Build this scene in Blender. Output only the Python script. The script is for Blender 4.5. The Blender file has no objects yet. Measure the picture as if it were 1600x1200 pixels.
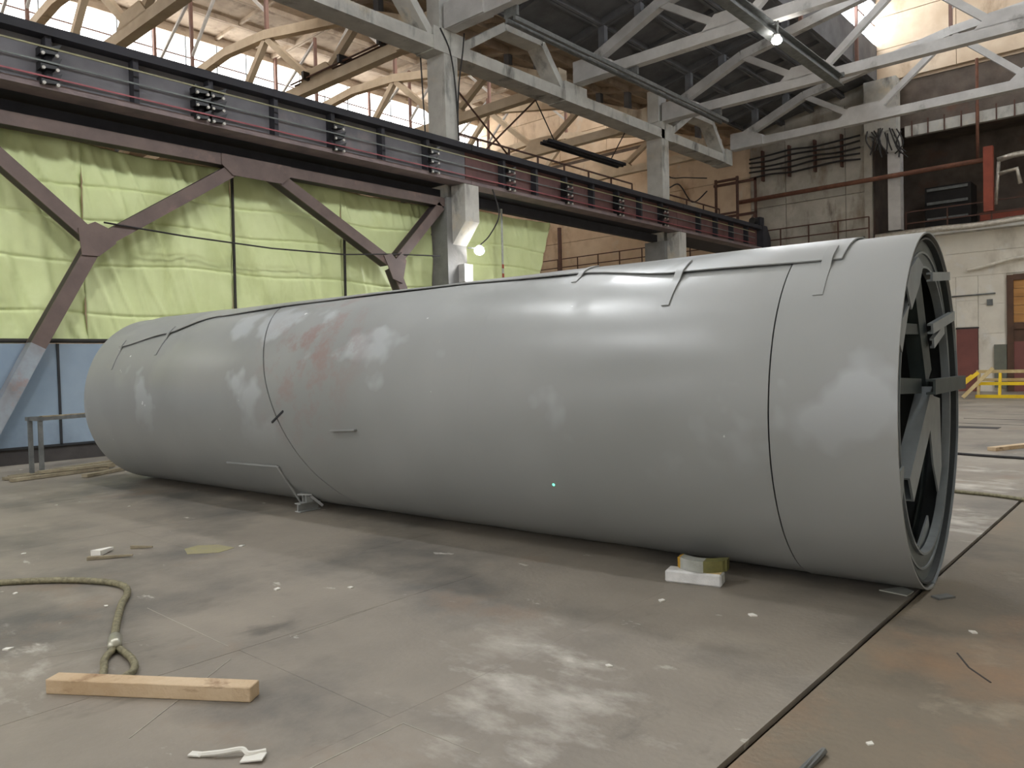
import bpy, math, random
from mathutils import Vector, Matrix, noise
random.seed(7)
scene = bpy.context.scene
COL = scene.collection

# ------------------------------------------------------------------ camera
F, CX, CY, CAM_H = 1200.0, 800.0, 600.0, 1.6
roll = math.radians(1.45)
pitch = math.atan(31 / F * math.cos(roll))
yaw = math.atan2(1066, F)
FW = Vector((-math.sin(yaw) * math.cos(pitch), math.cos(yaw) * math.cos(pitch), -math.sin(pitch)))
_r0 = Vector((math.cos(yaw), math.sin(yaw), 0)); _u0 = _r0.cross(FW)
RV = _r0 * math.cos(roll) - _u0 * math.sin(roll)
UV = _r0 * math.sin(roll) + _u0 * math.cos(roll)
camd = bpy.data.cameras.new('camera'); cam = bpy.data.objects.new('camera', camd); COL.objects.link(cam)
camd.sensor_width = 36; camd.lens = 36 * F / 1600; camd.clip_end = 300
m = Matrix.Identity(4)
for i in range(3):
    m[i][0], m[i][1], m[i][2] = RV[i], UV[i], -FW[i]
m[2][3] = CAM_H
cam.matrix_world = m
scene.camera = cam

# ------------------------------------------------------------------ world, view, large lights
w = bpy.data.worlds.new('sky'); scene.world = w; w.use_nodes = True
w.node_tree.nodes['Background'].inputs[0].default_value = (0.86, 0.93, 1.0, 1)
w.node_tree.nodes['Background'].inputs[1].default_value = 1.0
scene.view_settings.view_transform = 'Standard'; scene.view_settings.look = 'None'
scene.view_settings.exposure = 1.02; scene.view_settings.gamma = 1.0
scene.view_settings.use_curve_mapping = False
GLAZING = 5.0           # radiance of the frosted monitor glazing
GLAZING_LEFT = 3.2
FILL_GLAZING = 2.0    # unseen window band added behind the camera as fill light
LAMP_W = 430.0          # one hall floodlight

def lamp_light(loc, power, target=None, col=(.96, .98, 1.0), angle=150, size=.25, kind='SPOT'):
    d = bpy.data.lights.new('floodlight_light', kind); o = bpy.data.objects.new('floodlight_light', d); COL.objects.link(o)
    d.energy = power; d.color = col; d.shadow_soft_size = size
    if kind == 'SPOT':
        d.spot_size = math.radians(angle); d.spot_blend = .6
    o.location = loc
    dv = (Vector(target) - Vector(loc)) if target else Vector((0, 0, -1))
    o.rotation_euler = dv.to_track_quat('-Z', 'Y').to_euler()
    return o

# ------------------------------------------------------------------ materials
def N(nt, t, **kw):
    n = nt.nodes.new(t)
    for k, v in kw.items(): setattr(n, k, v)
    return n
def mat(name, c1, c2=None, scale=2.0, rough=.7, rough2=None, metal=0.0, bump=.15, bump_scale=None, stains=(), detail=6, stretch=(1, 1, 1), spec=.5, emit=None, ramp=(.35, .65)):
    """procedural painted/concrete/steel surface: two tones of noise, shaped stains, fine relief"""
    mt = bpy.data.materials.new(name); mt.use_nodes = True; nt = mt.node_tree
    b = nt.nodes['Principled BSDF']
    b.inputs['Metallic'].default_value = metal
    b.inputs['Specular IOR Level'].default_value = spec
    tc = N(nt, 'ShaderNodeTexCoord'); mp = N(nt, 'ShaderNodeMapping')
    mp.inputs['Scale'].default_value = stretch
    nt.links.new(tc.outputs['Object'], mp.inputs[0])
    c2 = c2 or tuple(x * .8 for x in c1)
    nz = N(nt, 'ShaderNodeTexNoise'); nz.inputs['Scale'].default_value = scale; nz.inputs['Detail'].default_value = detail; nz.inputs['Roughness'].default_value = .6
    nt.links.new(mp.outputs[0], nz.inputs['Vector'])
    rp = N(nt, 'ShaderNodeValToRGB'); rp.color_ramp.elements[0].position = ramp[0]; rp.color_ramp.elements[1].position = ramp[1]
    rp.color_ramp.elements[0].color = (*c1, 1); rp.color_ramp.elements[1].color = (*c2, 1)
    nt.links.new(nz.outputs['Fac'], rp.inputs[0])
    out = rp.outputs[0]
    rfac = None
    for (col, sc, lo, hi, st, off) in stains:
        m2 = N(nt, 'ShaderNodeMapping'); m2.inputs['Scale'].default_value = st; m2.inputs['Location'].default_value = (off, off * .7, off * 1.3)
        nt.links.new(tc.outputs['Object'], m2.inputs[0])
        n2 = N(nt, 'ShaderNodeTexNoise'); n2.inputs['Scale'].default_value = sc; n2.inputs['Detail'].default_value = 8; n2.inputs['Roughness'].default_value = .62
        nt.links.new(m2.outputs[0], n2.inputs['Vector'])
        r2 = N(nt, 'ShaderNodeMapRange'); r2.inputs['From Min'].default_value = lo; r2.inputs['From Max'].default_value = hi
        nt.links.new(n2.outputs['Fac'], r2.inputs['Value'])
        mx = N(nt, 'ShaderNodeMix', data_type='RGBA'); mx.inputs['B'].default_value = (*col, 1)
        nt.links.new(r2.outputs[0], mx.inputs['Factor']); nt.links.new(out, mx.inputs['A']); out = mx.outputs['Result']
        rfac = r2.outputs[0]
    nt.links.new(out, b.inputs['Base Color'])
    if rough2 is None:
        b.inputs['Roughness'].default_value = rough
    else:
        rr = N(nt, 'ShaderNodeMapRange'); rr.inputs['To Min'].default_value = rough; rr.inputs['To Max'].default_value = rough2
        if rfac is not None: nt.links.new(rfac, rr.inputs['Value'])
        else:
            rr.inputs['From Min'].default_value = .4; rr.inputs['From Max'].default_value = .6; nt.links.new(nz.outputs['Fac'], rr.inputs['Value'])
        nt.links.new(rr.outputs[0], b.inputs['Roughness'])
    if bump:
        n3 = N(nt, 'ShaderNodeTexNoise'); n3.inputs['Scale'].default_value = bump_scale or scale * 12; n3.inputs['Detail'].default_value = 4
        nt.links.new(mp.outputs[0], n3.inputs['Vector'])
        bp = N(nt, 'ShaderNodeBump'); bp.inputs['Strength'].default_value = bump; bp.inputs['Distance'].default_value = .02
        nt.links.new(n3.outputs['Fac'], bp.inputs['Height']); nt.links.new(bp.outputs[0], b.inputs['Normal'])
    if emit:
        b.inputs['Emission Color'].default_value = (*emit[0], 1); b.inputs['Emission Strength'].default_value = emit[1]
    return mt

def S(r, g, b):   # sRGB 0-255 -> linear
    f = lambda c: (c / 255 / 12.92) if c < 10.3 else ((c / 255 + .055) / 1.055) ** 2.4
    return (f(r), f(g), f(b))

ONE = (1, 1, 1)
M = {}
M['deck'] = mat('steel_deck', S(128, 121, 111), S(146, 138, 126), scale=.9, rough=.55, rough2=.38, bump=.12, bump_scale=30,
                stains=[(S(96, 93, 88), .55, .5, .68, ONE, 3), (S(164, 157, 145), .55, .58, .74, (1, .7, 1), 11), (S(134, 112, 92), .7, .6, .8, ONE, 23), (S(72, 70, 66), 2.2, .63, .8, (1, .5, 1), 31)])
def add_scuffs(mt, spots, col):
    # trampled chalk and plaster dust: ragged light patches at given places on the deck
    nt = mt.node_tree; L = nt.links.new; b = nt.nodes['Principled BSDF']
    src = b.inputs['Base Color'].links[0].from_socket
    tc = N(nt, 'ShaderNodeTexCoord')
    nz = N(nt, 'ShaderNodeTexNoise'); nz.inputs['Scale'].default_value = 2.6; nz.inputs['Detail'].default_value = 8; nz.inputs['Roughness'].default_value = .62
    mp = N(nt, 'ShaderNodeMapping'); mp.inputs['Scale'].default_value = (1, 1.7, 1); L(tc.outputs['Object'], mp.inputs[0]); L(mp.outputs[0], nz.inputs['Vector'])
    for (x, y, r0, amt) in spots:
        d = N(nt, 'ShaderNodeVectorMath', operation='DISTANCE'); d.inputs[1].default_value = (x, y, 0); L(tc.outputs['Object'], d.inputs[0])
        f = N(nt, 'ShaderNodeMapRange'); f.inputs['From Min'].default_value = 0; f.inputs['From Max'].default_value = r0; f.inputs['To Min'].default_value = .2; f.inputs['To Max'].default_value = -.12; L(d.outputs['Value'], f.inputs['Value'])
        a = N(nt, 'ShaderNodeMath', operation='ADD'); L(nz.outputs['Fac'], a.inputs[0]); L(f.outputs[0], a.inputs[1])
        m = N(nt, 'ShaderNodeMapRange'); m.inputs['From Min'].default_value = .54; m.inputs['From Max'].default_value = .86; m.inputs['To Max'].default_value = amt; L(a.outputs[0], m.inputs['Value'])
        x_ = N(nt, 'ShaderNodeMix', data_type='RGBA'); x_.inputs['B'].default_value = (*col, 1)
        L(m.outputs[0], x_.inputs['Factor']); L(src, x_.inputs['A']); src = x_.outputs['Result']
    L(src, b.inputs['Base Color'])
add_scuffs(M['deck'], [(-2.35, 2.75, .9, .8), (-2.9, 3.2, .7, .5), (-4.7, .9, 1.0, .9), (-5.6, .6, 1.2, .8), (-2.0, 10.6, 1.0, .9), (-1.7, 8.2, 1.1, 1.0), (-2.2, 12.0, .8, .8)], S(206, 202, 192))
M['floor'] = mat('concrete_floor', S(130, 118, 100), S(112, 104, 90), scale=.7, rough=.6, rough2=.4, bump=.2, bump_scale=25,
                 stains=[(S(92, 84, 72), .8, .52, .68, ONE, 5), (S(172, 162, 142), 1.3, .62, .78, ONE, 15), (S(150, 116, 84), .5, .55, .75, ONE, 44)])
M['chalk'] = mat('chalky_dust', S(182, 176, 164), S(150, 144, 134), scale=4, rough=.8)
M['primer'] = None
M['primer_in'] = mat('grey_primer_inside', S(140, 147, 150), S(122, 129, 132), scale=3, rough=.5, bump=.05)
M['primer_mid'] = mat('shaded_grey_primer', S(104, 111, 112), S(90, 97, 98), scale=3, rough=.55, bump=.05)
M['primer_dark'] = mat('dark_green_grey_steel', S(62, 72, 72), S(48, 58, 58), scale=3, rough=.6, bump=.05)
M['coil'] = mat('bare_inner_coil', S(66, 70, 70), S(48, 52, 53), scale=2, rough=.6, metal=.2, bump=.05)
M['concrete'] = mat('grey_precast_concrete', S(200, 198, 190), S(178, 175, 168), scale=1.6, rough=.85, bump=.25,
                    stains=[(S(98, 96, 92), 1.4, .55, .72, (1, 1, .35), 7), (S(212, 198, 172), .8, .58, .75, ONE, 19)])
M['concrete_truss'] = mat('whitewashed_concrete', S(200, 197, 193), S(180, 177, 173), scale=1.4, rough=.85, bump=.2,
                          stains=[(S(112, 108, 102), 1.1, .58, .75, ONE, 2)])
M['concrete_warm'] = mat('limewashed_concrete', S(222, 206, 182), S(202, 184, 158), scale=1.2, rough=.85, bump=.2,
                         stains=[(S(150, 128, 104), 1.0, .58, .74, (1, 1, .4), 4)])
M['concrete_dark'] = mat('shade_toned_concrete', S(132, 131, 128), S(110, 109, 107), scale=1.4, rough=.9, bump=.25, stains=[(S(80, 78, 76), 1.2, .55, .74, (1, 1, .35), 7)])  # shade on the lower column shafts put into the base colour; streaks are stains
M['slab'] = mat('dark_grey_roof_slab', S(112, 112, 114), S(92, 92, 94), scale=1.2, rough=.9, bump=.2)  # darker grey tone for main hall slabs and stub posts
M['slab_left'] = mat('limewashed_roof_slab', S(196, 180, 160), S(168, 152, 134), scale=1.2, rough=.9, bump=.2, stains=[(S(120, 104, 90), .9, .56, .72, ONE, 9)])
M['wallpanel'] = mat('stained_wall_panel', S(188, 182, 170), S(160, 154, 142), scale=1.0, rough=.9, bump=.25,
                     stains=[(S(120, 104, 84), .8, .52, .72, (1, 1, .5), 12), (S(92, 84, 74), 1.6, .6, .78, (1, 1, .3), 27)])
M['wallwarm'] = mat('peach_limewash_wall', S(224, 204, 178), S(204, 180, 152), scale=.8, rough=.9, bump=.2,
                    stains=[(S(150, 120, 92), .7, .55, .75, (1, 1, .5), 6), (S(214, 206, 194), .9, .6, .75, ONE, 16)])
M['wallwhite'] = mat('white_limewash_wall', S(232, 226, 212), S(216, 209, 194), scale=.8, rough=.85, bump=.15,
                     stains=[(S(166, 156, 138), .6, .57, .78, (1, 1, .5), 8), (S(228, 226, 220), 1.0, .55, .7, ONE, 28)])
M['walldark'] = mat('dark_brown_wall', S(112, 100, 90), S(86, 77, 70), scale=1.2, rough=.9, bump=.2, stains=[(S(110, 78, 64), .6, .58, .78, ONE, 3)])  # dark brown tone with redder stains for recess, lintel and wall core
M['girder'] = mat('dark_violet_grey_paint', S(112, 110, 113), S(98, 96, 100), scale=1.6, rough=.7, bump=.08, stains=[(S(130, 120, 120), 1.2, .58, .75, ONE, 14)])
M['girder_dark'] = mat('dark_girder_paint', S(52, 51, 57), S(42, 42, 47), scale=2, rough=.75, bump=.08)
M['girder_red'] = mat('red_oxide_girder', S(110, 78, 74), S(92, 64, 62), scale=1.6, rough=.75, bump=.1)
M['girder_lip'] = mat('dusty_pinkish_flange', S(134, 118, 116), S(112, 100, 100), scale=2, rough=.8, bump=.1)
M['brace'] = mat('brown_violet_paint', S(104, 88, 82), S(90, 76, 72), scale=2, rough=.65, bump=.06, stains=[(S(142, 112, 102), .9, .58, .75, ONE, 5)])
M['brace_dark'] = mat('shaded_brown_paint', S(58, 48, 50), S(48, 41, 43), scale=2, rough=.7, bump=.06)  # darker copy of the brace paint; shade of its side faces in the colour
M['brace_foot'] = mat('pale_blue_grey_paint', S(150, 160, 168), S(124, 122, 124), scale=1.5, rough=.45, bump=.05, stains=[(S(150, 116, 104), 1.2, .58, .7, ONE, 8)])
M['tarp'] = mat('yellow_green_tarpaulin', S(208, 217, 162), S(198, 208, 150), scale=1.2, rough=.6, bump=.12, bump_scale=6, stains=[(S(176, 184, 126), .7, .56, .74, (1, 1, .4), 5)])
M['tarp_trim'] = mat('dark_tarp_rail', S(52, 48, 44), S(40, 38, 36), rough=.8)
M['bluepanel'] = mat('glossy_blue_grey_sheet', S(142, 158, 172), S(132, 148, 164), scale=.8, rough=.14, bump=.02, stains=[(S(112, 122, 134), .5, .55, .75, ONE, 2)])
M['blackjoint'] = mat('black_joint', S(40, 42, 46), S(30, 32, 34), rough=.7)
M['kick'] = mat('dark_plinth', S(66, 62, 60), S(52, 49, 48), scale=2, rough=.8)
M['rust'] = mat('rusty_pipe', S(124, 82, 62), S(96, 62, 48), scale=3, rough=.8, bump=.15)
M['redpost'] = mat('red_lead_paint', S(158, 74, 50), S(134, 62, 44), scale=2, rough=.6)
M['rail_brown'] = mat('brown_rail_paint', S(96, 66, 54), S(76, 52, 44), scale=3, rough=.7)
M['foil'] = mat('crumpled_foil_lagging', S(206, 200, 188), S(176, 168, 154), scale=8, rough=.35, metal=.6, bump=.8, bump_scale=18)
M['wire_y'] = mat('yellow_conductor', S(150, 146, 108), S(124, 120, 92), rough=.5)
M['wire_g'] = mat('grey_conductor', S(112, 118, 114), S(86, 90, 88), rough=.5)
M['wire_r'] = mat('red_conductor', S(150, 74, 78), S(124, 62, 68), rough=.5)
M['insul'] = mat('black_insulator', S(24, 24, 26), S(18, 18, 20), rough=.4)
M['porc'] = mat('porcelain_ring', S(190, 186, 178), S(168, 164, 156), rough=.3)
M['cable'] = mat('black_cable', S(44, 40, 40), S(32, 30, 30), rough=.6)
M['wood'] = mat('weathered_timber', S(206, 184, 154), S(186, 160, 126), scale=3, rough=.75, bump=.3, stretch=(1, 1, 1), stains=[(S(128, 98, 70), 3.2, .56, .72, (1.5, 1.5, 4), 9)])
M['woodpale'] = mat('pale_timber', S(206, 186, 138), S(184, 160, 112), scale=5, rough=.75, bump=.2)
M['woodgrey'] = mat('weathered_board', S(158, 148, 124), S(124, 114, 94), scale=6, rough=.8, bump=.2)
M['steellight'] = mat('pale_steel', S(168, 170, 168), S(146, 148, 147), scale=6, rough=.45)
M['woodorange'] = mat('orange_plank', S(190, 140, 80), S(160, 112, 60), scale=2, rough=.7, stretch=(.4, 1, 3))
M['yellow'] = mat('yellow_paint', S(240, 205, 24), S(224, 186, 20), scale=3, rough=.5)
M['rope'] = mat('greasy_wire_rope', S(150, 144, 116), S(112, 106, 84), scale=30, rough=.5, metal=.3, bump=.3)
M['ferrule'] = mat('aluminium_ferrule', S(196, 194, 178), S(168, 166, 150), rough=.35, metal=.6)
M['whitewrap'] = mat('white_wrapping', S(222, 222, 220), S(200, 200, 198), scale=8, rough=.6, bump=.2)
M['greywrap'] = mat('grey_wrapping', S(176, 178, 172), S(146, 148, 138), scale=6, rough=.5, bump=.1)
M['oliveend'] = mat('olive_tape', S(124, 120, 70), S(100, 98, 56), scale=10, rough=.5)
M['yellowfoam'] = mat('yellow_foam', S(216, 176, 60), S(180, 130, 40), scale=25, rough=.8, bump=.6)
M['steelgrey'] = mat('dull_grey_steel', S(120, 122, 120), S(96, 98, 97), scale=6, rough=.5, metal=.2)
M['doorred'] = mat('red_brown_door', S(128, 76, 68), S(112, 66, 60), scale=1.2, rough=.55)
M['doorframe'] = mat('dark_brown_frame', S(96, 68, 50), S(76, 54, 40), scale=2, rough=.7)
M['greybox'] = mat('grey_green_board', S(112, 114, 102), S(96, 98, 88), scale=2, rough=.7)
M['void'] = mat('dark_machinery', S(44, 40, 38), S(32, 30, 30), scale=2, rough=.8)
M['paper'] = mat('white_paper', S(230, 228, 220), S(212, 210, 200), rough=.8)
M['lens'] = mat('lit_lamp_lens', S(255, 250, 240), rough=.3, bump=0, emit=((1, .98, .95), 60))
M['lampbody'] = mat('lamp_housing', S(206, 204, 200), S(176, 174, 170), rough=.4)
M['yellowmark'] = mat('faded_yellow_paint', S(146, 141, 100), S(140, 133, 108), scale=8, rough=.6)
M['laser'] = mat('green_laser_spot', S(60, 220, 150), rough=.5, bump=0, emit=((.1, 1, .5), 2))
M['pane_right'] = mat('frosted_monitor_pane', S(240, 244, 250), rough=.6, bump=0, emit=((.88, .94, 1.0), GLAZING))
M['pane_left'] = mat('frosted_monitor_pane_bright', S(240, 244, 250), rough=.6, bump=0, emit=((1.0, .97, .93), GLAZING_LEFT))
M['pane_fill'] = mat('fill_window_pane', S(240, 244, 250), rough=.6, bump=0, emit=((.98, .98, 1.0), FILL_GLAZING))
M['steelpost'] = mat('brown_grey_steel_post', S(128, 96, 84), S(108, 82, 74), rough=.7)
M['bluepost'] = mat('pale_blue_mullion', S(176, 188, 196), S(150, 162, 170), rough=.6)

def primer_material():
    mt = bpy.data.materials.new('grey_primer_paint'); mt.use_nodes = True; nt = mt.node_tree
    b = nt.nodes['Principled BSDF']; L = nt.links.new
    tc = N(nt, 'ShaderNodeTexCoord')
    def nse(scale, off, st=(1, 1, 1), det=6, rg=.55):
        mp = N(nt, 'ShaderNodeMapping'); mp.inputs['Location'].default_value = off; mp.inputs['Scale'].default_value = st
        L(tc.outputs['Object'], mp.inputs[0])
        n = N(nt, 'ShaderNodeTexNoise'); n.inputs['Scale'].default_value = scale; n.inputs['Detail'].default_value = det; n.inputs['Roughness'].default_value = rg
        L(mp.outputs[0], n.inputs['Vector']); return n.outputs['Fac']
    def rng(v, a, c, t0=0, t1=1):
        r = N(nt, 'ShaderNodeMapRange'); r.inputs['From Min'].default_value = a; r.inputs['From Max'].default_value = c
        r.inputs['To Min'].default_value = t0; r.inputs['To Max'].default_value = t1; L(v, r.inputs['Value']); return r.outputs[0]
    def mix(f, a, c):
        x = N(nt, 'ShaderNodeMix', data_type='RGBA')
        L(f, x.inputs['Factor'])
        for s, v in (('A', a), ('B', c)):
            if isinstance(v, tuple): x.inputs[s].default_value = (*v, 1)
            else: L(v, x.inputs[s])
        return x.outputs['Result']
    broad = nse(.45, (3, 1, 2), (1, 1, .6), 3)
    patch = nse(.8, (11, 5, 1), (1, 1, 1), 4, .5)
    c = mix(rng(broad, .4, .6), S(146, 148, 146), S(136, 138, 136))
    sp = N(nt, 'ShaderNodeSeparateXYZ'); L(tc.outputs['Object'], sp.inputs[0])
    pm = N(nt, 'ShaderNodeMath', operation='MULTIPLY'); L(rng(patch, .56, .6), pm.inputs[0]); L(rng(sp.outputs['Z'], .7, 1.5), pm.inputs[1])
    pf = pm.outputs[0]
    c = mix(pf, c, S(162, 166, 167))  # lighter patches imitate glossy reflections in the paint colour, upper half only
    # worn reddish area near the middle seam, on the upper near side
    sx = N(nt, 'ShaderNodeVectorMath', operation='DISTANCE'); L(tc.outputs['Object'], sx.inputs[0]); sx.inputs[1].default_value = (-5.55, -1.15, 1.75)
    wn = nse(3.2, (1, 2, 3), (1, 1, 1), 8, .7)
    wf = N(nt, 'ShaderNodeMath', operation='MULTIPLY'); L(rng(sx.outputs['Value'], 1.1, .15), wf.inputs[0]); L(rng(wn, .48, .6), wf.inputs[1])
    c = mix(wf.outputs[0], c, S(138, 121, 117))
    fl = nse(9, (4, 4, 4), (1, 1, 1), 2, .5)
    c = mix(rng(fl, .765, .79), c, S(214, 216, 214))
    L(c, b.inputs['Base Color'])
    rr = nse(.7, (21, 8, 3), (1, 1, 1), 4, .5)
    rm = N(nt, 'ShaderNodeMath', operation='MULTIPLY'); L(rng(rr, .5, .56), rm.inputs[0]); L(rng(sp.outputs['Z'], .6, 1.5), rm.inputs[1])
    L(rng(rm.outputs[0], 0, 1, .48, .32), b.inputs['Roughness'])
    b.inputs['Specular IOR Level'].default_value = .5
    bn = nse(1.1, (2, 2, 2), (1, 1, 1), 3)
    bp = N(nt, 'ShaderNodeBump'); bp.inputs['Strength'].default_value = .25; bp.inputs['Distance'].default_value = .03
    L(bn, bp.inputs['Height']); L(bp.outputs[0], b.inputs['Normal'])
    return mt
M['primer'] = primer_material()

# ------------------------------------------------------------------ mesh helpers
ORG = {}
def empty(name, loc=(0, 0, 0)):
    o = bpy.data.objects.new(name, None); COL.objects.link(o); o.location = loc; o.empty_display_size = .1
    ORG[o.name] = Vector(loc)
    return o
def tag(o, label=None, cat=None, group=None, kind=None):
    if label: o['label'] = label
    if cat: o['category'] = cat
    if group: o['group'] = group
    if kind: o['kind'] = kind
    return o
def thing(name, label, cat, loc=(0, 0, 0), group=None):
    return tag(empty(name, loc), label, cat, group)

class MB:
    def __init__(s): s.v = []; s.f = []
    def _add(s, vs, fs):
        k = len(s.v); s.v += [Vector(p) for p in vs]; s.f += [tuple(i + k for i in f) for f in fs]; return s
    def box(s, x0, x1, y0, y1, z0, z1):
        return s._add([(x0, y0, z0), (x1, y0, z0), (x1, y1, z0), (x0, y1, z0), (x0, y0, z1), (x1, y0, z1), (x1, y1, z1), (x0, y1, z1)],
                      [(0, 3, 2, 1), (4, 5, 6, 7), (0, 1, 5, 4), (1, 2, 6, 5), (2, 3, 7, 6), (3, 0, 4, 7)])
    def beam(s, p0, p1, wd, ht, up=(0, 0, 1), taper=1.0):
        """square bar from p0 to p1; ht is measured along up, wd across it"""
        p0, p1 = Vector(p0), Vector(p1); d = (p1 - p0).normalized(); up = Vector(up)
        a = d.cross(up)
        if a.length < 1e-4: a = d.cross(Vector((1, 0, 0)))
        a.normalize(); u = a.cross(d).normalized()
        vs = []
        for p, k in ((p0, 1), (p1, taper)):
            vs += [p - a * wd * k / 2 - u * ht * k / 2, p + a * wd * k / 2 - u * ht * k / 2, p + a * wd * k / 2 + u * ht * k / 2, p - a * wd * k / 2 + u * ht * k / 2]
        return s._add(vs, [(0, 1, 2, 3), (7, 6, 5, 4), (0, 4, 5, 1), (1, 5, 6, 2), (2, 6, 7, 3), (3, 7, 4, 0)])
    def tube(s, pts, r, n=8, star=0, twist=0):
        pts = [Vector(p) for p in pts]; vs = []; k = len(pts); fs = []
        up = Vector((0, 0, 1))
        d0 = (pts[1] - pts[0]).normalized()
        if abs(d0.z) > .9: up = Vector((1, 0, 0))
        dist = 0
        for i, p in enumerate(pts):
            d = ((pts[min(i + 1, k - 1)]) - pts[max(i - 1, 0)]).normalized()
            if i: dist += (p - pts[i - 1]).length
            a = d.cross(up).normalized(); u = a.cross(d).normalized()
            up = u
            for j in range(n):
                t = 2 * math.pi * j / n
                rr = r * (1 + (star * math.cos(6 * t + twist * dist) if star else 0))
                vs.append(p + a * math.cos(t) * rr + u * math.sin(t) * rr)
        for i in range(k - 1):
            for j in range(n):
                j2 = (j + 1) % n
                fs.append((i * n + j, i * n + j2, (i + 1) * n + j2, (i + 1) * n + j))
        fs.append(tuple(reversed(range(n)))); fs.append(tuple((k - 1) * n + j for j in range(n)))
        return s._add(vs, fs)
    def prism(s, poly, axis, a0, a1):
        """outline given in the two other axes (in xyz order), extruded along axis from a0 to a1"""
        n = len(poly); vs = []
        for a in (a0, a1):
            for (p, q) in poly:
                vs.append({'x': (a, p, q), 'y': (p, a, q), 'z': (p, q, a)}[axis])
        fs = [tuple(range(n)), tuple(reversed(range(n, 2 * n)))] + [(i, i + n, (i + 1) % n + n, (i + 1) % n) for i in range(n)]
        return s._add(vs, fs)
    def ibeam(s, p0, p1, wd, ht, t=.02, up=(0, 0, 1)):
        p0, p1 = Vector(p0), Vector(p1); d = (p1 - p0).normalized(); up = Vector(up); a = d.cross(up)
        if a.length < 1e-4: a = d.cross(Vector((1, 0, 0)))
        a.normalize(); u = a.cross(d).normalized(); o = u * (ht / 2 - t / 2)
        s.beam(p0 + o, p1 + o, wd, t, u); s.beam(p0 - o, p1 - o, wd, t, u); s.beam(p0, p1, t, ht - 2 * t, u)
        return s
    def build(s, name, mt, parent=None, smooth=False, bevel=0.0, kind=None):
        root = parent
        while root is not None and root.parent is not None: root = root.parent
        org = ORG.get(root.name, Vector()) if root is not None else Vector()
        me = bpy.data.meshes.new(name)
        me.from_pydata([tuple(v - org) for v in s.v], [], s.f); me.update()
        import bmesh
        bm = bmesh.new(); bm.from_mesh(me); bmesh.ops.recalc_face_normals(bm, faces=bm.faces)
        if bevel: bmesh.ops.bevel(bm, geom=list(bm.edges), offset=bevel, segments=1, affect='EDGES')
        bm.to_mesh(me); bm.free()
        if smooth:
            me.polygons.foreach_set('use_smooth', [True] * len(me.polygons))
        me.materials.append(M[mt] if isinstance(mt, str) else mt)
        o = bpy.data.objects.new(name, me); COL.objects.link(o)
        if parent is not None: o.parent = parent
        if kind: o['kind'] = kind
        return o
def part(name, mt, parent, fn, *a, **k):
    return getattr(MB(), fn)(*a, **k).build(name, mt, parent)
def copy_tree(o, off=(0, 0, 0), parent=None):
    c = o.copy(); COL.objects.link(c); c.parent = parent
    if parent is None: c.location = o.location + Vector(off)
    for ch in list(o.children): copy_tree(ch, (0, 0, 0), c)
    return c

END = 36.4            # face of the end wall
SPAN = 24.0
TRUSS_Y = (15.4, 21.4, 27.2, 33.2)

# ================================================================== SETTING
# ---- floor: a deck of steel plates in the hall, bare concrete to its right
DECK_X = -1.4
fl = MB().box(-40, 8, -16, 40, -.5, -.14).build('floor', 'floor'); tag(fl, kind='structure')
MB().box(-1.373, 8, -16, 36.3, -.14, -.006).build('concrete_slab', 'floor', fl)
MB().box(-40, -15.96, -16, 40, -.14, 0).build('concrete_slab', 'floor', fl)
x = DECK_X; row = 0
while x > -15.9:
    x0 = max(x - 1.35, -15.95); y0 = -12 + (2.2 if row % 2 else 5.0) - 0.9 * (row // 2 % 3)
    ys = [-13] + [y for y in (y0 + 6 * k for k in range(0, 8)) if -13 < y < 35.5] + [36.3]
    for a, b in zip(ys[:-1], ys[1:]):
        dz = random.uniform(-.001, .0)
        MB().box(x0 + .0009, x - .0009, a + .0009, b - .0009, -.03, dz).build('deck_plate', 'deck', fl)
    x = x0; row += 1
for k, (pts, wd) in enumerate((([(-.95, 4.6), (-.86, 4.42), (-.74, 4.28)], .008), ([(-4.6, 19.9), (-3.4, 19.75), (-1.2, 19.6)], .05), ([(-4.2, 21.3), (-2.8, 21.2), (-1.2, 21.0)], .04))):
    o = MB()
    for p, q in zip(pts[:-1], pts[1:]): o.beam((*p, .001 if p[0] < DECK_X else -.006), (*q, .001 if q[0] < DECK_X else -.006), wd, .006)
    o.build('floor_crack', 'kick', fl)

for p, q in (((-4.05, 2.5), (-4.1, 3.3)), ((-2.65, 1.5), (-2.66, 2.2)), ((-2.66, 2.2), (-2.2, 2.22)), ((-5.34, 2.21), (-4.2, 2.19)), ((-3.5, 1.35), (-4.01, 2.1)), ((-4.9, 1.4), (-4.7, 2.0))):
    MB().beam((*p, .001), (*q, .001), .004, .0014).build('chalk_line', 'chalk', fl)
# ---- side wall below the crane girder: plinth and glossy sheets; the rest is hung with tarpaulin
wl = MB().box(-40.3, -40, -16, END + 4, -.4, 13.6).build('wall_left', 'wallwarm'); tag(wl, kind='structure')
wr = MB().box(8, 8.3, -16, END + 4, -.4, 12.4).build('wall_right', 'wallwhite'); tag(wr, kind='structure')
wb = MB().box(-40.3, 8.3, -16.3, -16, -.4, 17.6).build('wall_back', 'wallwhite'); tag(wb, kind='structure')
wg = empty('window_5', (-4, -15.9, 4)); tag(wg, kind='structure')  # assumed window band, added to throw soft light on the tank's near side
for k in range(8):
    for j in range(3):
        MB().box(-13.9 + k * 2.5, -11.5 + k * 2.5, -15.98, -15.94, 4.0 + j * 1.7, 5.62 + j * 1.7).build('pane', 'pane_fill', wg)
    MB().box(-14.0 + k * 2.5, -13.9 + k * 2.5, -15.99, -15.88, 3.9, 9.15).build('mullion', 'bluepost', wg)
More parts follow.
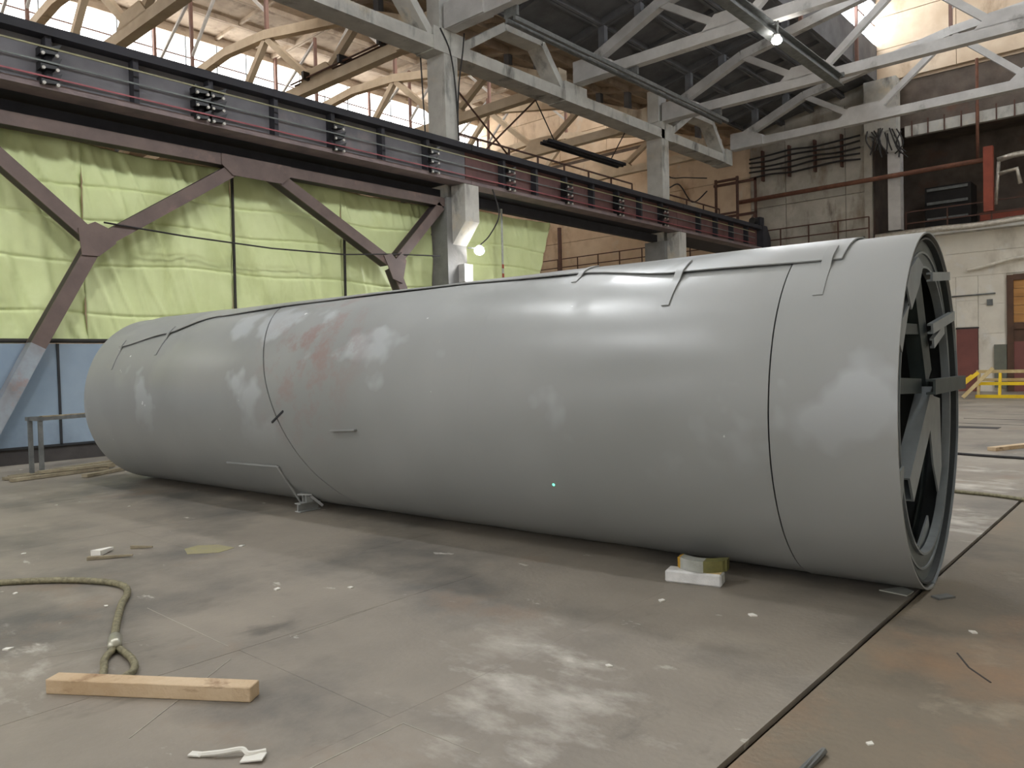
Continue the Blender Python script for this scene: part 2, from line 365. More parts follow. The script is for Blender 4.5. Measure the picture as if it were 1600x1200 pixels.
for j in range(4): MB().box(-14, 6.1, -15.99, -15.9, 3.9 + j * 1.7, 4.0 + j * 1.7).build('transom', 'bluepost', wg)
pl = MB().box(-16.12, -15.97, -15.9, 14.9, -.035, .30).build('baseboard_left', 'kick'); tag(pl, kind='structure')

# ---- end wall
we = empty('wall_end'); tag(we, kind='structure')
def panel_field(x0, x1, z0, z1, dx, dz, mt, y=END, gap=.025, th=.18, off=0):
    z = z0
    while z < z1 - .05:
        zt = min(z + dz, z1); xa = x0 - off
        while xa < x1 - .05:
            a, b = max(xa, x0), min(xa + dx, x1)
            if b - a > .1:
                j = random.uniform(0, .02)
                MB().box(a + gap / 2, b - gap / 2, y + j, y + th, z + gap / 2, zt - gap / 2).build('wall_panel', mt, we)
            xa += dx
        z = zt
MB().box(-40, -10.6, END + .12, END + .5, 6.7, 13.6).build('wall_core', 'walldark', we)
MB().box(-40, 8, END + .06, END + .5, -.035, 6.7).build('wall_core', 'wallwhite', we)
panel_field(-16.3, -10.75, 6.9, 12.9, 2.75, 2.0, 'wallpanel', off=1.0)
panel_field(-40, -16.3, 6.9, 13.2, 6.0, 1.8, 'wallwarm')
panel_field(-40, -16.3, -.035, 6.7, 6.0, 1.7, 'wallwhite')
panel_field(-16.3, 8, 4.75, 6.7, 24.3, .97, 'wallwhite', gap=.015)
panel_field(-16.3, -7.42, -.035, 4.75, 9, 1.2, 'wallwhite', gap=.012)
panel_field(-7.42, -6.62, 2.65, 4.75, .8, 1.1, 'wallwhite', gap=.012)
panel_field(-6.62, -5.62, -.035, 4.75, 1.0, 1.2, 'wallwhite', gap=.012)
panel_field(-3.2, 8, -.035, 4.75, 12, 1.2, 'wallwhite', gap=.012)
# recess with machinery behind the upper right opening, its lintel above
MB().box(-10.6, 8, 40.0, 40.3, 6.4, 13).build('recess_back', 'walldark', we)
MB().box(-10.9, -10.6, END + .5, 40.2, 6.4, 13).build('recess_side', 'walldark', we)
MB().box(-10.6, 8, END + .5, 40.2, 6.45, 6.7).build('recess_floor', 'walldark', we)
MB().box(-10.6, 8, END + .15, 40.2, 11.4, 13.6).build('lintel_wall', 'walldark', we)
MB().box(-9.3, 8, END - .05, END + .2, 10.95, 11.4).build('lintel_beam', 'concrete', we)
for k in range(14):
    MB().beam((-9.0 + k * .62, END - .12, 10.9), (-9.0 + k * .62, END - .12, 11.55), .05, .05, (0, 1, 0)).build('hanger_bar', 'rail_brown', we)
# gable of the roof monitors above
for cx, mt in ((-4, 'wallwarm'), (-28, 'wallwarm')):
    panel_field(cx - 6.6, cx + 6.6, 13.5, 17.6, 3.3, 1.4, mt, y=END - .1)
    MB().box(cx - 6.7, cx + 6.7, END + .1, END + .4, 13.4, 17.6).build('wall_core', mt, we)
for a, b in ((-40, -34.6), (-21.4, -16), (-16, -10.6)):
    MB().box(a, b, END + .02, END + .4, 12.9, 14.0).build('gable_panel', 'wallpanel' if a > -17 else 'wallwarm', we)
MB().box(2.6, 8, END, END + .4, 12, 14).build('gable_panel', 'wallpanel', we)

# ---- roof: ribbed slabs on the trusses, glazed monitors in the middle of each bay
def roof_z(u): return 12.35 + .215 * u
ce = empty('ceiling'); tag(ce, kind='structure')
BAYS = [3.5, 9.4] + list(TRUSS_Y) + [36.6]
def slab(xa, za, xb, zb, y0, y1, mt):
    o = MB(); y0 += .02; y1 -= .02
    d = Vector((xb - xa, 0, zb - za)); n = Vector((-d.z, 0, d.x)).normalized()
    if n.z < 0: n = -n
    def quadbox(p, q, ya, yb, h0, h1):
        vs = [p + n * h0, q + n * h0, q + n * h1, p + n * h1]
        o._add([(v.x, ya, v.z) for v in vs] + [(v.x, yb, v.z) for v in vs], [(0, 1, 2, 3), (7, 6, 5, 4), (0, 4, 5, 1), (1, 5, 6, 2), (2, 6, 7, 3), (3, 7, 4, 0)])
    p, q = Vector((xa, 0, za)), Vector((xb, 0, zb)); dn = d.normalized()
    quadbox(p + dn * .015, q - dn * .015, y0, y1, .22, .3)
    quadbox(p + dn * .015, p + dn * .1, y0, y1, 0, .22); quadbox(q - dn * .1, q - dn * .015, y0, y1, 0, .22)
    quadbox(p + dn * .1, q - dn * .1, y0, y0 + .12, 0, .22); quadbox(p + dn * .1, q - dn * .1, y1 - .12, y1, 0, .22)
    ym = (y0 + y1) / 2; quadbox(p + dn * .1, q - dn * .1, ym - .06, ym + .06, .06, .22)
    o.build('roof_slab', mt, ce)
for xs, mt in ((-16, 'slab'), (-40, 'slab_left')):
    for a, b in zip(BAYS[:-1], BAYS[1:]):
        for k in range(4):
            u0, u1 = k * 5.5 / 4, (k + 1) * 5.5 / 4
            slab(xs + u0, roof_z(u0), xs + u1, roof_z(u1), a, b, mt)
            slab(xs + SPAN - u1, roof_z(u1), xs + SPAN - u0, roof_z(u0), a, b, mt)
    for s_, e_ in ((-16, 3.5),):
        for (ua, ub) in ((0, 5.5), (SPAN - 5.5, SPAN)):
            za, zb = (roof_z(0), roof_z(5.5)) if ua == 0 else (roof_z(5.5), roof_z(0))
            MB()._add([(xs + ua, s_, za), (xs + ub, s_, zb), (xs + ub, s_, zb + .3), (xs + ua, s_, za + .3), (xs + ua, e_, za), (xs + ub, e_, zb), (xs + ub, e_, zb + .3), (xs + ua, e_, za + .3)],
                      [(0, 1, 2, 3), (7, 6, 5, 4), (0, 4, 5, 1), (1, 5, 6, 2), (2, 6, 7, 3), (3, 7, 4, 0)]).build('roof_slab', mt, ce)
    # monitor: kerb, glazing, roof
    nb = 0
    for side, xm in (('a', xs + 5.5), ('b', xs + SPAN - 5.5)):
        MB().box(xm - .12, xm + .12, -16, END + .1, roof_z(5.5) + .02, 15.1).build('monitor_kerb', mt, ce)
        sgn = 1 if side == 'a' else -1
        wn = empty('window_%d' % (1 + nb + (0 if xs == -16 else 2)), (xm, 10, 15.1)); tag(wn, kind='structure'); nb += 1
        ys = [-16, -10, -4, 2] + [4.9 + 1.5 * k for k in range(21)] + [END]
        for a, b in zip(ys[:-1], ys[1:]):
            for z0, z1 in ((15.15, 16.0), (16.06, 16.95)):
                MB().box(xm - .02, xm + .02, a + .03, b - .03, z0, z1).build('pane', 'pane_right' if xs == -16 else 'pane_left', wn)
            MB().box(xm - .06, xm + .06, b - .03, b + .03, 15.1, 17.0).build('mullion', 'bluepost', wn)
        MB().box(xm - .05, xm + .05, -16, END, 16.0, 16.06).build('transom', 'steelpost', wn)
        MB().box(xm - .1, xm + .1, -16, END, 16.95, 17.15).build('window_head', mt, wn)
    for a, b in zip([-16, -8, -2] + BAYS[:-1], [-8, -2, 3.5] + BAYS[1:]):
        for k in range(6):
            xa = xs + 5.4 + k * 2.2
            slab(xa, 17.15 + .05 * min(k, 5 - k), xa + 2.2, 17.15 + .05 * min(k + 1, 6 - k - 1), a, b, 'slab_left' if xs == -40 else 'slab_left')

# ================================================================== CONCRETE FRAME
ORD = ['first', 'second', 'third', 'fourth', 'fifth', 'sixth']
def make_truss(name, x0, y, left):
    """24 m precast truss: flat bottom chord, bent top chord, W of diagonals, gussets; steel monitor frame on top"""
    t = thing(name, '', 'truss', (x0, y, 11.0))
    mt = 'concrete_warm' if left else 'concrete_truss'
    P = lambda u, z: (x0 + u, y, z)
    MB().beam(P(.35, 11.2), P(SPAN - .35, 11.2), .3, .34).build('bottom_chord', mt, t)
    tops = [(0.5, 11.45), (3.6, 12.72), (9.15, 13.75), (12, 13.95), (14.85, 13.75), (SPAN - 3.6, 12.72), (SPAN - .5, 11.45)]
    for a, b in zip(tops[:-1], tops[1:]): MB().beam(P(*a), P(*b), .28, .32).build('top_chord', mt, t)
    for a, b in (((3.6, 12.7), (5.7, 11.35)), ((6.3, 11.3), (9.1, 13.6)), ((9.25, 13.6), (11.6, 11.4)), ((12.4, 11.4), (14.75, 13.6)), ((14.9, 13.6), (17.7, 11.3)), ((18.3, 11.35), (SPAN - 3.6, 12.7))):
        MB().beam(P(*a), P(*b), .2, .22).build('diagonal', mt, t)
    for u in (6.0, 12.0, 18.0):
        MB().prism([(x0 + u - 1.0, 11.33), (x0 + u - .55, 11.75), (x0 + u + .55, 11.75), (x0 + u + 1.0, 11.33)], 'y', y - .15, y + .15).build('gusset', mt, t)
    for u, s in ((.3, 1), (SPAN - .3, -1)):
        MB().prism([(x0 + u, 11.04), (x0 + u + s * 1.5, 11.04), (x0 + u + s * 1.5, 11.45), (x0 + u + s * .9, 11.75), (x0 + u, 11.75)], 'y', y - .22, y + .22).build('end_block', mt, t)
    for u, z in ((1.4, 11.95), (2.8, 12.45), (5.2, 13.05), (SPAN - 1.4, 11.95), (SPAN - 2.8, 12.45), (SPAN - 5.2, 13.05)):
        MB().box(x0 + u - .12, x0 + u + .12, y - .1, y + .1, z, roof_z(min(u, SPAN - u)) + .02).build('stub_post', 'slab', t)
    for u in (5.75, 9.15, 14.85, SPAN - 5.75):
        z0 = 13.1 if u in (5.75, SPAN - 5.75) else 13.8
        MB().beam(P(u, z0), P(u, 17.15), .12, .12, (0, 1, 0)).build('monitor_post', 'steelpost', t)
    for a, b in (((5.75, 15.0), (9.15, 17.0)), ((9.15, 14.6), (12, 17.1)), ((12, 17.1), (14.85, 14.6)), ((14.85, 17.0), (SPAN - 5.75, 15.0))):
        MB().beam(P(*a), P(*b), .1, .1, (0, 1, 0)).build('monitor_strut', 'concrete_truss', t)
    return t
tR = make_truss('roof_truss', -16, 15.4, False)
tL = make_truss('roof_truss', -40, 15.4, True)
tr_r = [tR] + [copy_tree(tR, (0, y - 15.4, 0)) for y in TRUSS_Y[1:]]
tr_l = [copy_tree(tL, (0, 9.4 - 15.4, 0)), tL] + [copy_tree(tL, (0, y - 15.4, 0)) for y in TRUSS_Y[1:]]
LR = ['pale concrete roof truss over the main hall springing from the near column', 'pale concrete roof truss carrying the ceiling floodlight, second in the main hall',
      'pale concrete roof truss over the main hall springing from the far column', 'pale concrete roof truss of the main hall closest to the end wall']
for t, l in zip(tr_r, LR): tag(t, l, 'truss', 'roof trusses of the main hall')
LL = ['sunlit beige roof truss of the neighbouring bay nearest the camera, top left', 'sunlit beige roof truss behind the near column carrying the conduit bundle',
      'sunlit beige roof truss of the neighbouring bay just right behind the near column', 'sunlit beige roof truss of the neighbouring bay behind the far column',
      'sunlit beige roof truss of the neighbouring bay closest to the end wall']
for t, l in zip(tr_l, LL): tag(t, l, 'truss', 'roof trusses of the neighbouring bay')

# ---- columns with a corbel for the crane girder
def make_column(y, label, mt_up):
    c = thing('concrete_column', label, 'column', (-16, y, 0))
    MB().box(-16.4, -15.7, y - .25, y + .27, 6.3, 11.05).build('upper_shaft', mt_up, c)
    MB().box(-16.45, -15.55, y - .45, y + .3, -.03, 6.3).build('lower_shaft', 'concrete_dark', c)
    MB().prism([(-15.55, 5.0), (-15.02, 5.6), (-15.02, 6.615), (-15.55, 6.615)], 'y', y - .25, y + .3).build('corbel', 'concrete', c)
    MB().box(-16.3, -15.8, y - .3, y + .3, 11.05, 12.3).build('head', mt_up, c)
    return c
make_column(15.4, 'grey concrete column with corbel and floodlight between the yellow tarpaulins', 'concrete')
make_column(27.2, 'weathered concrete column with corbel beyond the tarpaulins under the far girder', 'concrete')

# ---- longitudinal frame beam on the column line, 6 m modules
def frame_beam(ya, yb, label, first=True, last=True):
    t = thing('frame_beam', label, 'beam', (-16, ya, 10.4), 'longitudinal beams on the column line')
    MB().box(-16.4, -15.7, ya + .01, yb - .01, 10.4, 10.76).build('bottom_chord', 'concrete', t)
    y = ya
    nodes = []
    while y < yb + .1:
        nodes.append(min(y, yb)); y += 5.95
    for i, n in enumerate(nodes):
        a, b = (n - .65, n + .6)
        MB().box(-16.42, -15.68, max(a, ya) + .012, min(b, yb) - .012, 10.37, 11.03).build('node_block', 'concrete', t)
    for n0 in nodes[:-1]:
        pts = [(n0 + .55, 10.75), (n0 + 2.45, 11.95), (n0 + 4.25, 11.98), (n0 + 5.3, 10.8)]
        for p, q, nm in ((pts[0], pts[1], 'inclined_leg'), (pts[1], pts[2], 'top_bar'), (pts[2], pts[3], 'inclined_leg')):
            MB().beam((-16.05, *p), (-16.05, *q), .6, .24).build(nm, 'concrete', t)
    return t
frame_beam(3.5, 15.4, 'long concrete frame beam running left from the near column')
frame_beam(15.4, 27.2, 'long concrete frame beam spanning between the two columns')
frame_beam(27.2, 33.15, 'short concrete frame beam ending free beyond the far column')

# ---- crane girders on the corbels
def crane_girder(ya, yb, label, mweb, stiff):
    g = thing('crane_girder', label, 'girder', (-15.2, ya, 6.6), 'crane girders')
    MB().box(-15.27, -15.23, ya + .01, yb - .01, 6.72, 7.55).build('web', mweb, g)
    MB().box(-15.65, -14.95, ya + .01, yb - .01, 7.55, 7.71).build('top_flange', 'girder_dark', g)
    MB().box(-15.5, -15.0, ya + .01, yb - .01, 6.62, 6.73).build('bottom_flange', 'girder_lip', g)
    MB().box(-17.1, -15.66, ya + .4, yb - .4, 7.62, 7.68).build('walkway_plate', 'girder_dark', g)
    MB().box(-17.1, -15.51, ya + .4, yb - .4, 6.66, 6.72).build('bottom_plate', 'girder_dark', g)
    for y in stiff: MB().box(-15.23, -15.02, y - .05, y + .05, 6.73, 7.55).build('stiffener', 'girder_dark', g)
    return g
ST = [3.4 + 1.49 * k for k in range(24)]
crane_girder(-2.2, 15.4, 'long violet-grey crane girder above the yellow tarpaulin', 'girder', [y for y in ST if y < 15.3])
crane_girder(15.4, 27.2, 'brown-red crane girder between the two columns', 'girder_red', [y for y in ST if 15.5 < y < 27])
crane_girder(27.2, 34.6, 'short dark red crane girder end beyond the far column', 'girder_red', [y for y in ST if 27.3 < y < 34.4])

# trolley conductors and their insulator brackets
for nm, z, mt, lab in (('conductor_rail', 7.3, 'wire_y', 'thin yellow conductor rail, top of three along the crane girder'),
                       ('conductor_rail', 7.05, 'wire_g', 'thin grey conductor rail, middle of three along the crane girder'),
                       ('conductor_rail', 6.79, 'wire_r', 'thin red conductor rail, lowest of three along the crane girder')):
    o = MB().beam((-14.88, -2, z), (-14.88, 33.6, z), .02, .028).build(nm, mt); tag(o, lab, 'rail', 'conductor rails')
def make_bracket(y):
    b = thing('insulator_bracket', '', 'bracket', (-15.0, y, 6.9), 'insulator brackets along the crane girder')
    MB().box(-15.225, -15.14, y - .03, y + .03, 6.74, 7.45).build('back_bar', 'insul', b)
    for z in (7.3, 7.05, 6.79):
        arm = MB().prism([(y - .14, z - .11), (y + .12, z - .08), (y + .2, z + .12), (y + .02, z + .03), (y - .14, z + .03)], 'x', -15.14, -14.9)
        arm = arm.build('insulator_arm', 'insul', b)
        for dy in (-.1, .12):
            MB().tube([(-14.93, y + dy, z - .1), (-14.88, y + dy, z - .1)], .03, 8).build('porcelain_ring', 'porc', arm)
    return b
b0 = make_bracket(4.86)
brs = [b0] + [copy_tree(b0, (0, y - 4.86, 0)) for y in (7.62, 7.95, 10.93, 13.96, 17.0, 19.8, 22.75, 25.8)]
for b, l in zip(brs, ['black insulator bracket on the girder at the far left', 'black insulator bracket, left one of the close pair', 'black insulator bracket, right one of the close pair',
                      'black insulator bracket between the close pair and the near column', 'black insulator bracket just left of the near column', 'black insulator bracket just right of the near column',
                      'black insulator bracket, second to the right of the near column', 'black insulator bracket, second to the left of the far column', 'black insulator bracket just left of the far column']):
    b['label'] = l

# walkway railing behind the columns on top of the girder
def railing(name, label, pts, mt, h=1.0, step=1.5, mid=True, th=.05, group=None):
    t = thing(name, label, 'railing', pts[0], group)
    p0, p1 = Vector(pts[0]), Vector(pts[1]); L = (p1 - p0).length; n = max(1, round(L / step)); d = (p1 - p0) / n
    for i in range(n + 1):
        q = p0 + d * i; MB().beam(q, q + Vector((0, 0, h)), th, th, (0, 1, 0)).build('post', mt, t)
    for zz in ((h, h * .5) if mid else (h,)):
        MB().beam(p0 + Vector((0, 0, zz)), p1 + Vector((0, 0, zz)), th, th).build('rail', mt, t)
    return t
railing('walkway_railing', 'thin brown railing on top of the crane girder between the columns', [(-16.9, 16.2, 7.68), (-16.9, 26.6, 7.68)], 'rail_brown', 1.05, 1.5, False)
railing('walkway_railing', 'thin brown railing on top of the girder beyond the far column', [(-16.9, 27.9, 7.68), (-16.9, 34.2, 7.68)], 'rail_brown', 1.05, 1.5)

# ---- portal brace between the columns
br = thing('portal_brace', 'brown-violet steel portal brace standing in front of the yellow tarpaulin', 'brace', (-15.75, 9.3, 0))
XB = -15.75
def lattice(name, p, q, wd=.26, dp=.3, foot=None):
    p, q = Vector((XB, *p)), Vector((XB, *q)); d = (q - p).normalized(); n = Vector((0, -d.z, d.y))
    o = MB(); o.beam(p + Vector((.13, 0, 0)), q + Vector((.13, 0, 0)), wd, .04, (1, 0, 0)); o.beam(p - Vector((.14, 0, 0)), q - Vector((.14, 0, 0)), wd, .04, (1, 0, 0))
    b = o.build(name, 'brace', br)
    o = MB()
    for s in (-1, 1):
        o.beam(p + n * s * (wd / 2 - .02) - Vector((.005, 0, 0)), q + n * s * (wd / 2 - .02) - Vector((.005, 0, 0)), .04, .23, (1, 0, 0))
    L = (q - p).length; k = int(L / .45)
    o.build('side_web', 'brace_dark', b)
    return b
lattice('top_chord', (3.3, 6.16), (14.93, 6.16), .24)
lattice('diagonal', (8.75, 6.05), (5.95, 4.2)); lattice('diagonal', (9.65, 6.05), (12.9, 4.35))
lattice('short_arm', (5.65, 4.25), (3.45, 6.15)); lattice('short_arm', (13.2, 4.4), (14.82, 6.05))
lattice('leg', (5.72, 4.0), (4.72, 2.15)); lattice('leg', (13.1, 4.2), (14.6, 1.0))
f = MB().beam((XB, 4.72, 2.15), (XB, 3.6, -.03), .26, .3, (1, 0, 0)).build('painted_foot', 'brace_foot', br); f['label'] = 'pale blue-grey painted foot of the leg'
for poly in ([(5.45, 4.35), (5.75, 4.5), (6.1, 4.35), (6.12, 4.12), (5.8, 3.85), (5.5, 3.85)], [(12.7, 4.48), (12.95, 4.55), (13.1, 4.42), (13.32, 4.62), (13.45, 4.4), (13.3, 3.8), (12.98, 3.9), (12.85, 4.2)], [(8.35, 6.05), (8.6, 5.85), (9.8, 5.85), (10.05, 6.05), (10.05, 6.28), (8.35, 6.28)]):
    MB().prism(poly, 'x', XB + .15, XB + .18).build('gusset_plate', 'brace', br)

# ---- tarpaulins
def tarp(y0, y1, z0, z1, label, seed, wave=.06, skew=0.0, x=-16.2):
    nu, nv = 80, 150; vs = []; fs = []
    seams = (5.3, 4.66, 3.8, 2.8)
    for j in range(nv + 1):
        z = z0 + (z1 - z0) * j / nv
        for i in range(nu + 1):
            u = i / nu; y = y0 + (y1 - y0) * u
            zz = z - .1 * math.sin(u * math.pi) * (j / nv) * .6
            yy = y - skew * (z1 - z) * u
            k_ = 1 - abs(noise.noise(Vector((yy * 2.2 + zz * .8 + seed, zz * .25 - yy * .2, seed + 2)))) * 2
            dx = noise.noise(Vector((yy * 4.6 + zz * .6 + seed, zz * .5, seed))) * wave * .6 + max(0, k_ - .7) * wave * 1.6 + noise.noise(Vector((yy * .8, zz * .7, seed + 9))) * wave * 1.6
            dx += .05 * abs(noise.noise(Vector((yy * 1.5 + zz * 1.2, zz * .3, seed + 4))))
            for sm in seams:
                dd = (zz - sm + .04 * math.sin(yy * 1.7 + sm)) / .024
                dx += -.04 * math.exp(-dd * dd)
            vs.append((x + dx, yy, zz))
    for j in range(nv):
        for i in range(nu):
            a = j * (nu + 1) + i; fs.append((a, a + 1, a + nu + 2, a + nu + 1))
    mb = MB(); mb._add(vs, fs); o = mb.build('tarpaulin', 'tarp', None, smooth=True)
    md = o.modifiers.new('thick', 'SOLIDIFY'); md.thickness = .012
    tag(o, label, 'tarpaulin', 'yellow-green tarpaulins hung below the girder')
    return o
tarp(1, 5.74, 2.22, 6.2, 'yellow-green tarpaulin at the far left behind the brace leg', 3.1, .13)
tarp(5.74, 8.8, 2.24, 6.13, 'yellow-green tarpaulin right of the brace leg, second from the left', 8.3, .09)
tarp(8.83, 11.81, 2.3, 6.2, 'yellow-green tarpaulin behind the right half of the brace, third from the left', 15.7, .06)
tarp(11.82, 14.9, 2.3, 6.14, 'yellow-green tarpaulin directly left of the near column', 21.2, .06)
tarp(16.2, 20.3, 2.3, 6.3, 'yellow-green tarpaulin right of the near column, with slanted free edge', 29.9, .05, skew=.3)
o = MB().tube([(-15.97, -3, 2.24), (-15.97, 8, 2.26), (-15.97, 14.9, 2.28)], .04).build('tarp_pole', 'tarp_trim'); tag(o, 'dark pole along the bottom edge of the tarpaulins', 'pole')
for y, z0, z1, l in ((8.82, 2.4, 6.1, 'black and white batten between second and third tarpaulin'), (11.82, 2.4, 4.9, 'thin dark batten between third and fourth tarpaulin')):
    o = MB().beam((-16.08, y, z0), (-16.08, y + .03, z1), .04, .06, (1, 0, 0)).build('tarp_batten', 'tarp_trim'); tag(o, l, 'batten', 'battens between tarpaulins')
o = MB().tube([(-15.55, 5.9, 4.5), (-15.62, 7.5, 4.42), (-15.62, 9.5, 4.36), (-15.62, 11.5, 4.4), (-15.6, 13.1, 4.55), (-15.5, 14.6, 4.62)], .018, 6).build('tie_cable', 'cable'); tag(o, 'thin dark cable strung across the tarpaulins between the brace nodes', 'cable')
# glossy blue sheets under the tarpaulin
yy = -2.0; k = 0
for a, b, l in ((-3.0, 2.2, 'glossy blue-grey wall sheet at the left picture edge'), (2.22, 5.12, 'glossy blue-grey wall sheet behind the brace foot'), (5.16, 9.0, 'glossy blue-grey wall sheet behind the far end of the tank'), (9.04, 14.9, 'glossy blue-grey wall sheet hidden low behind the tank')):
    o = MB().box(-16.02, -15.96, a, b, .31, 2.2).build('wall_sheet', 'bluepanel'); tag(o, l, 'wall sheet', 'glossy wall sheets')
MB().box(-15.97, -15.93, 5.12, 5.16, .3, 2.2).build('trim_1', 'blackjoint')['kind'] = 'structure'
MB().box(-15.97, -15.93, -3, 14.9, .28, .32).build('trim_2', 'blackjoint')['kind'] = 'structure'
# pipe and plate line under the girder, with torn light gaps
MB().box(-16.2, -16.0, -3, 27, 6.32, 6.6).build('trim_3', 'girder_dark')['kind'] = 'structure'

# ================================================================== THE STEEL ROLL
TX, TY, TH, TL, TR, TA = -1.343, 5.868, .059, 10.661, 1.21, .9
AXV = Vector((-math.cos(TH), -math.sin(TH), 0)); HOV = Vector((-math.sin(TH), math.cos(TH), 0)); TC = Vector((TX, TY, TR))
def tp(s, ang, dr=0.0):
    """point on the roll: s metres from the near end, ang degrees (90 top, 180 near side, 270 bottom)"""
    a = math.radians(ang % 360)
    h, z = math.cos(a), math.sin(a)
    nh, nz = h / TA, z; ln = math.hypot(nh, nz); nh /= ln; nz /= ln
    k = 1.0
    if 270 < (ang % 360) < 345: k = 1 - .045 * math.sin(math.radians(((ang % 360) - 270) / 75 * 180))
    return TC + AXV * s + HOV * (TR * TA * h * k + nh * dr) + Vector((0, 0, TR * z * k + nz * dr))
tank = thing('rolled_steel_tank', 'huge grey-primed rolled steel tank shell lying across the hall floor', 'tank', (TX, TY, 0))
def shell(name, s0, s1, a0, a1, dr, th, mt, parent=tank, na=None, ns=6, smooth=True):
    """curved plate between s0(ang) and s1(ang), from angle a0 to a1"""
    na = na or max(4, int(abs(a1 - a0) / 3)); f0 = s0 if callable(s0) else (lambda a: s0); f1 = s1 if callable(s1) else (lambda a: s1)
    g0 = a0 if callable(a0) else (lambda t: a0); g1 = a1 if callable(a1) else (lambda t: a1)
    vs = []; fs = []
    for lay in (0, 1):
        for i in range(na + 1):
            for j in range(ns + 1):
                t = j / ns; A0, A1 = g0(t), g1(t); a = A0 + (A1 - A0) * i / na
                s = f0(a) + (f1(a) - f0(a)) * t
                d = dr(s, a) if callable(dr) else dr
                vs.append(tp(s, a, d - lay * th))
    W = ns + 1; O = (na + 1) * W
    for i in range(na):
        for j in range(ns):
            q = (i * W + j, i * W + j + 1, (i + 1) * W + j + 1, (i + 1) * W + j)
            fs.append(q); fs.append(tuple(O + x for x in reversed(q)))
    for i in range(na):
        fs.append((i * W, (i + 1) * W, O + (i + 1) * W, O + i * W)); j = ns
        fs.append((i * W + j, O + i * W + j, O + (i + 1) * W + j, (i + 1) * W + j))
    for j in range(ns):
        fs.append((j, O + j, O + j + 1, j + 1)); i = na * W
        fs.append((i + j, i + j + 1, O + i + j + 1, O + i + j))
    mb = MB(); mb._add(vs, fs)
    o = mb.build(name, mt, parent)
    if smooth:
        me = o.data; me.polygons.foreach_set('use_smooth', [True] * len(me.polygons)); md = o.modifiers.new('edges', 'EDGE_SPLIT'); md.split_angle = math.radians(40)
    return o
seam2 = lambda a: 6.15 + (175 - a) * .0115
def wob(s, a): return .006 * noise.noise(Vector((s * .9, a * .03, 2.0))) + .003 * noise.noise(Vector((s * 3, a * .08, 5.0)))
dr_at = lambda base: (lambda s, a: base + wob(s, a))
shell('shell_plate', 0.0, .745, 20, 270, dr_at(.006), .012, 'primer', ns=4)
shell('shell_plate', .757, 3.2995, 20, 270, dr_at(0.0), .012, 'primer', ns=14)
shell('shell_plate', 3.3, lambda a: seam2(a) - .012, 20, 270, dr_at(.0), .012, 'primer', ns=14)
shell('shell_plate', lambda a: seam2(a) + .012, TL, 20, 270, dr_at(-.002), .012, 'primer', ns=18)
shell('inner_coil', .012, TL - .02, 15, 375, -.03, .012, 'coil', na=100, ns=1)
shell('rear_plate', 0.0, TL, 270, 380, -.002, .012, 'primer_in', ns=2)
# outer wrap that comes over the top and ends in a free edge, held by welded straps
EDGE = [(.42, 123), (1.6, 121), (2.7, 110), (4.5, 103), (6.3, 108), (8.1, 116), (8.9, 132), (10.0, 141)]
def edge_ang(s):
    for (a, x), (b, y) in zip(EDGE[:-1], EDGE[1:]):
        if s <= b: t = max(0, (s - a) / (b - a)); t = t * t * (3 - 2 * t); return x + (y - x) * t
    return EDGE[-1][1]
shell('outer_wrap', .42, 10.02, 40, lambda t: edge_ang(.42 + 9.6 * t), lambda s, a: 0.024 + .008 * noise.noise(Vector((s * 1.2, 1, 1))), .01, 'primer', na=30, ns=60)
for s, wd, a0, a1 in ((.51, .032, 114, 140), (1.59, .03, 112, 139.5), (2.58, .024, 98, 119), (8.85, .024, 126, 149), (9.93, .024, 136, 158)):
    shell('strap', s - wd, s + wd, a0, a1, lambda q, a, lim=edge_ang(s): .038 if a < lim else max(.012, .038 - .006 * (a - lim)), .01, 'primer', na=16, ns=1)
# welded lugs and a slot on the near side
def bar_on(s0, a0, s1, a1, dr, wd, ht, mt, name):
    MB().beam(tp(s0, a0, dr), tp(s1, a1, dr), wd, ht).build(name, mt, tank)
bar_on(5.13, 190.6, 4.75, 189.6, .012, .05, .014, 'primer', 'welded_lug')
bar_on(6.12, 188, 5.9, 182, .002, .012, .02, 'blackjoint', 'slot')
bar_on(7.3, 214.3, 6.28, 213.4, .012, .012, .02, 'primer', 'seam_strip')
o = MB()
c = tp(2.53, 208.4, .002); n = (tp(2.53, 208.4, .1) - c).normalized(); o.tube([c, c + n * .004], .011, 10); o.build('laser_spot', 'laser', tank)

# inner ring frame at the open end
def ring_pt(s, h, z): return TC + AXV * s + HOV * (h * TA) + Vector((0, 0, z))
def ring(name, s0, s1, r0, r1, mt, parent):
    vs = []; fs = []; n = 64
    for i in range(n):
        t = 2 * math.pi * i / n
        for s, r in ((s0, r0), (s1, r0), (s1, r1), (s0, r1)): vs.append(ring_pt(s, r * math.cos(t), r * math.sin(t)))
    for i in range(n):
        j = (i + 1) % n
        for k in range(4): fs.append((i * 4 + k, j * 4 + k, j * 4 + (k + 1) % 4, i * 4 + (k + 1) % 4))
    mb = MB(); mb._add(vs, fs); return mb.build(name, mt, parent)
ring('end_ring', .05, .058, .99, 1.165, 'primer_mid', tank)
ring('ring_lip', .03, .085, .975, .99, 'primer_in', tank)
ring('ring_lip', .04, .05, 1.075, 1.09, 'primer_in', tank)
ring('end_ring', .2, .21, 1.0, 1.165, 'primer_dark', tank)
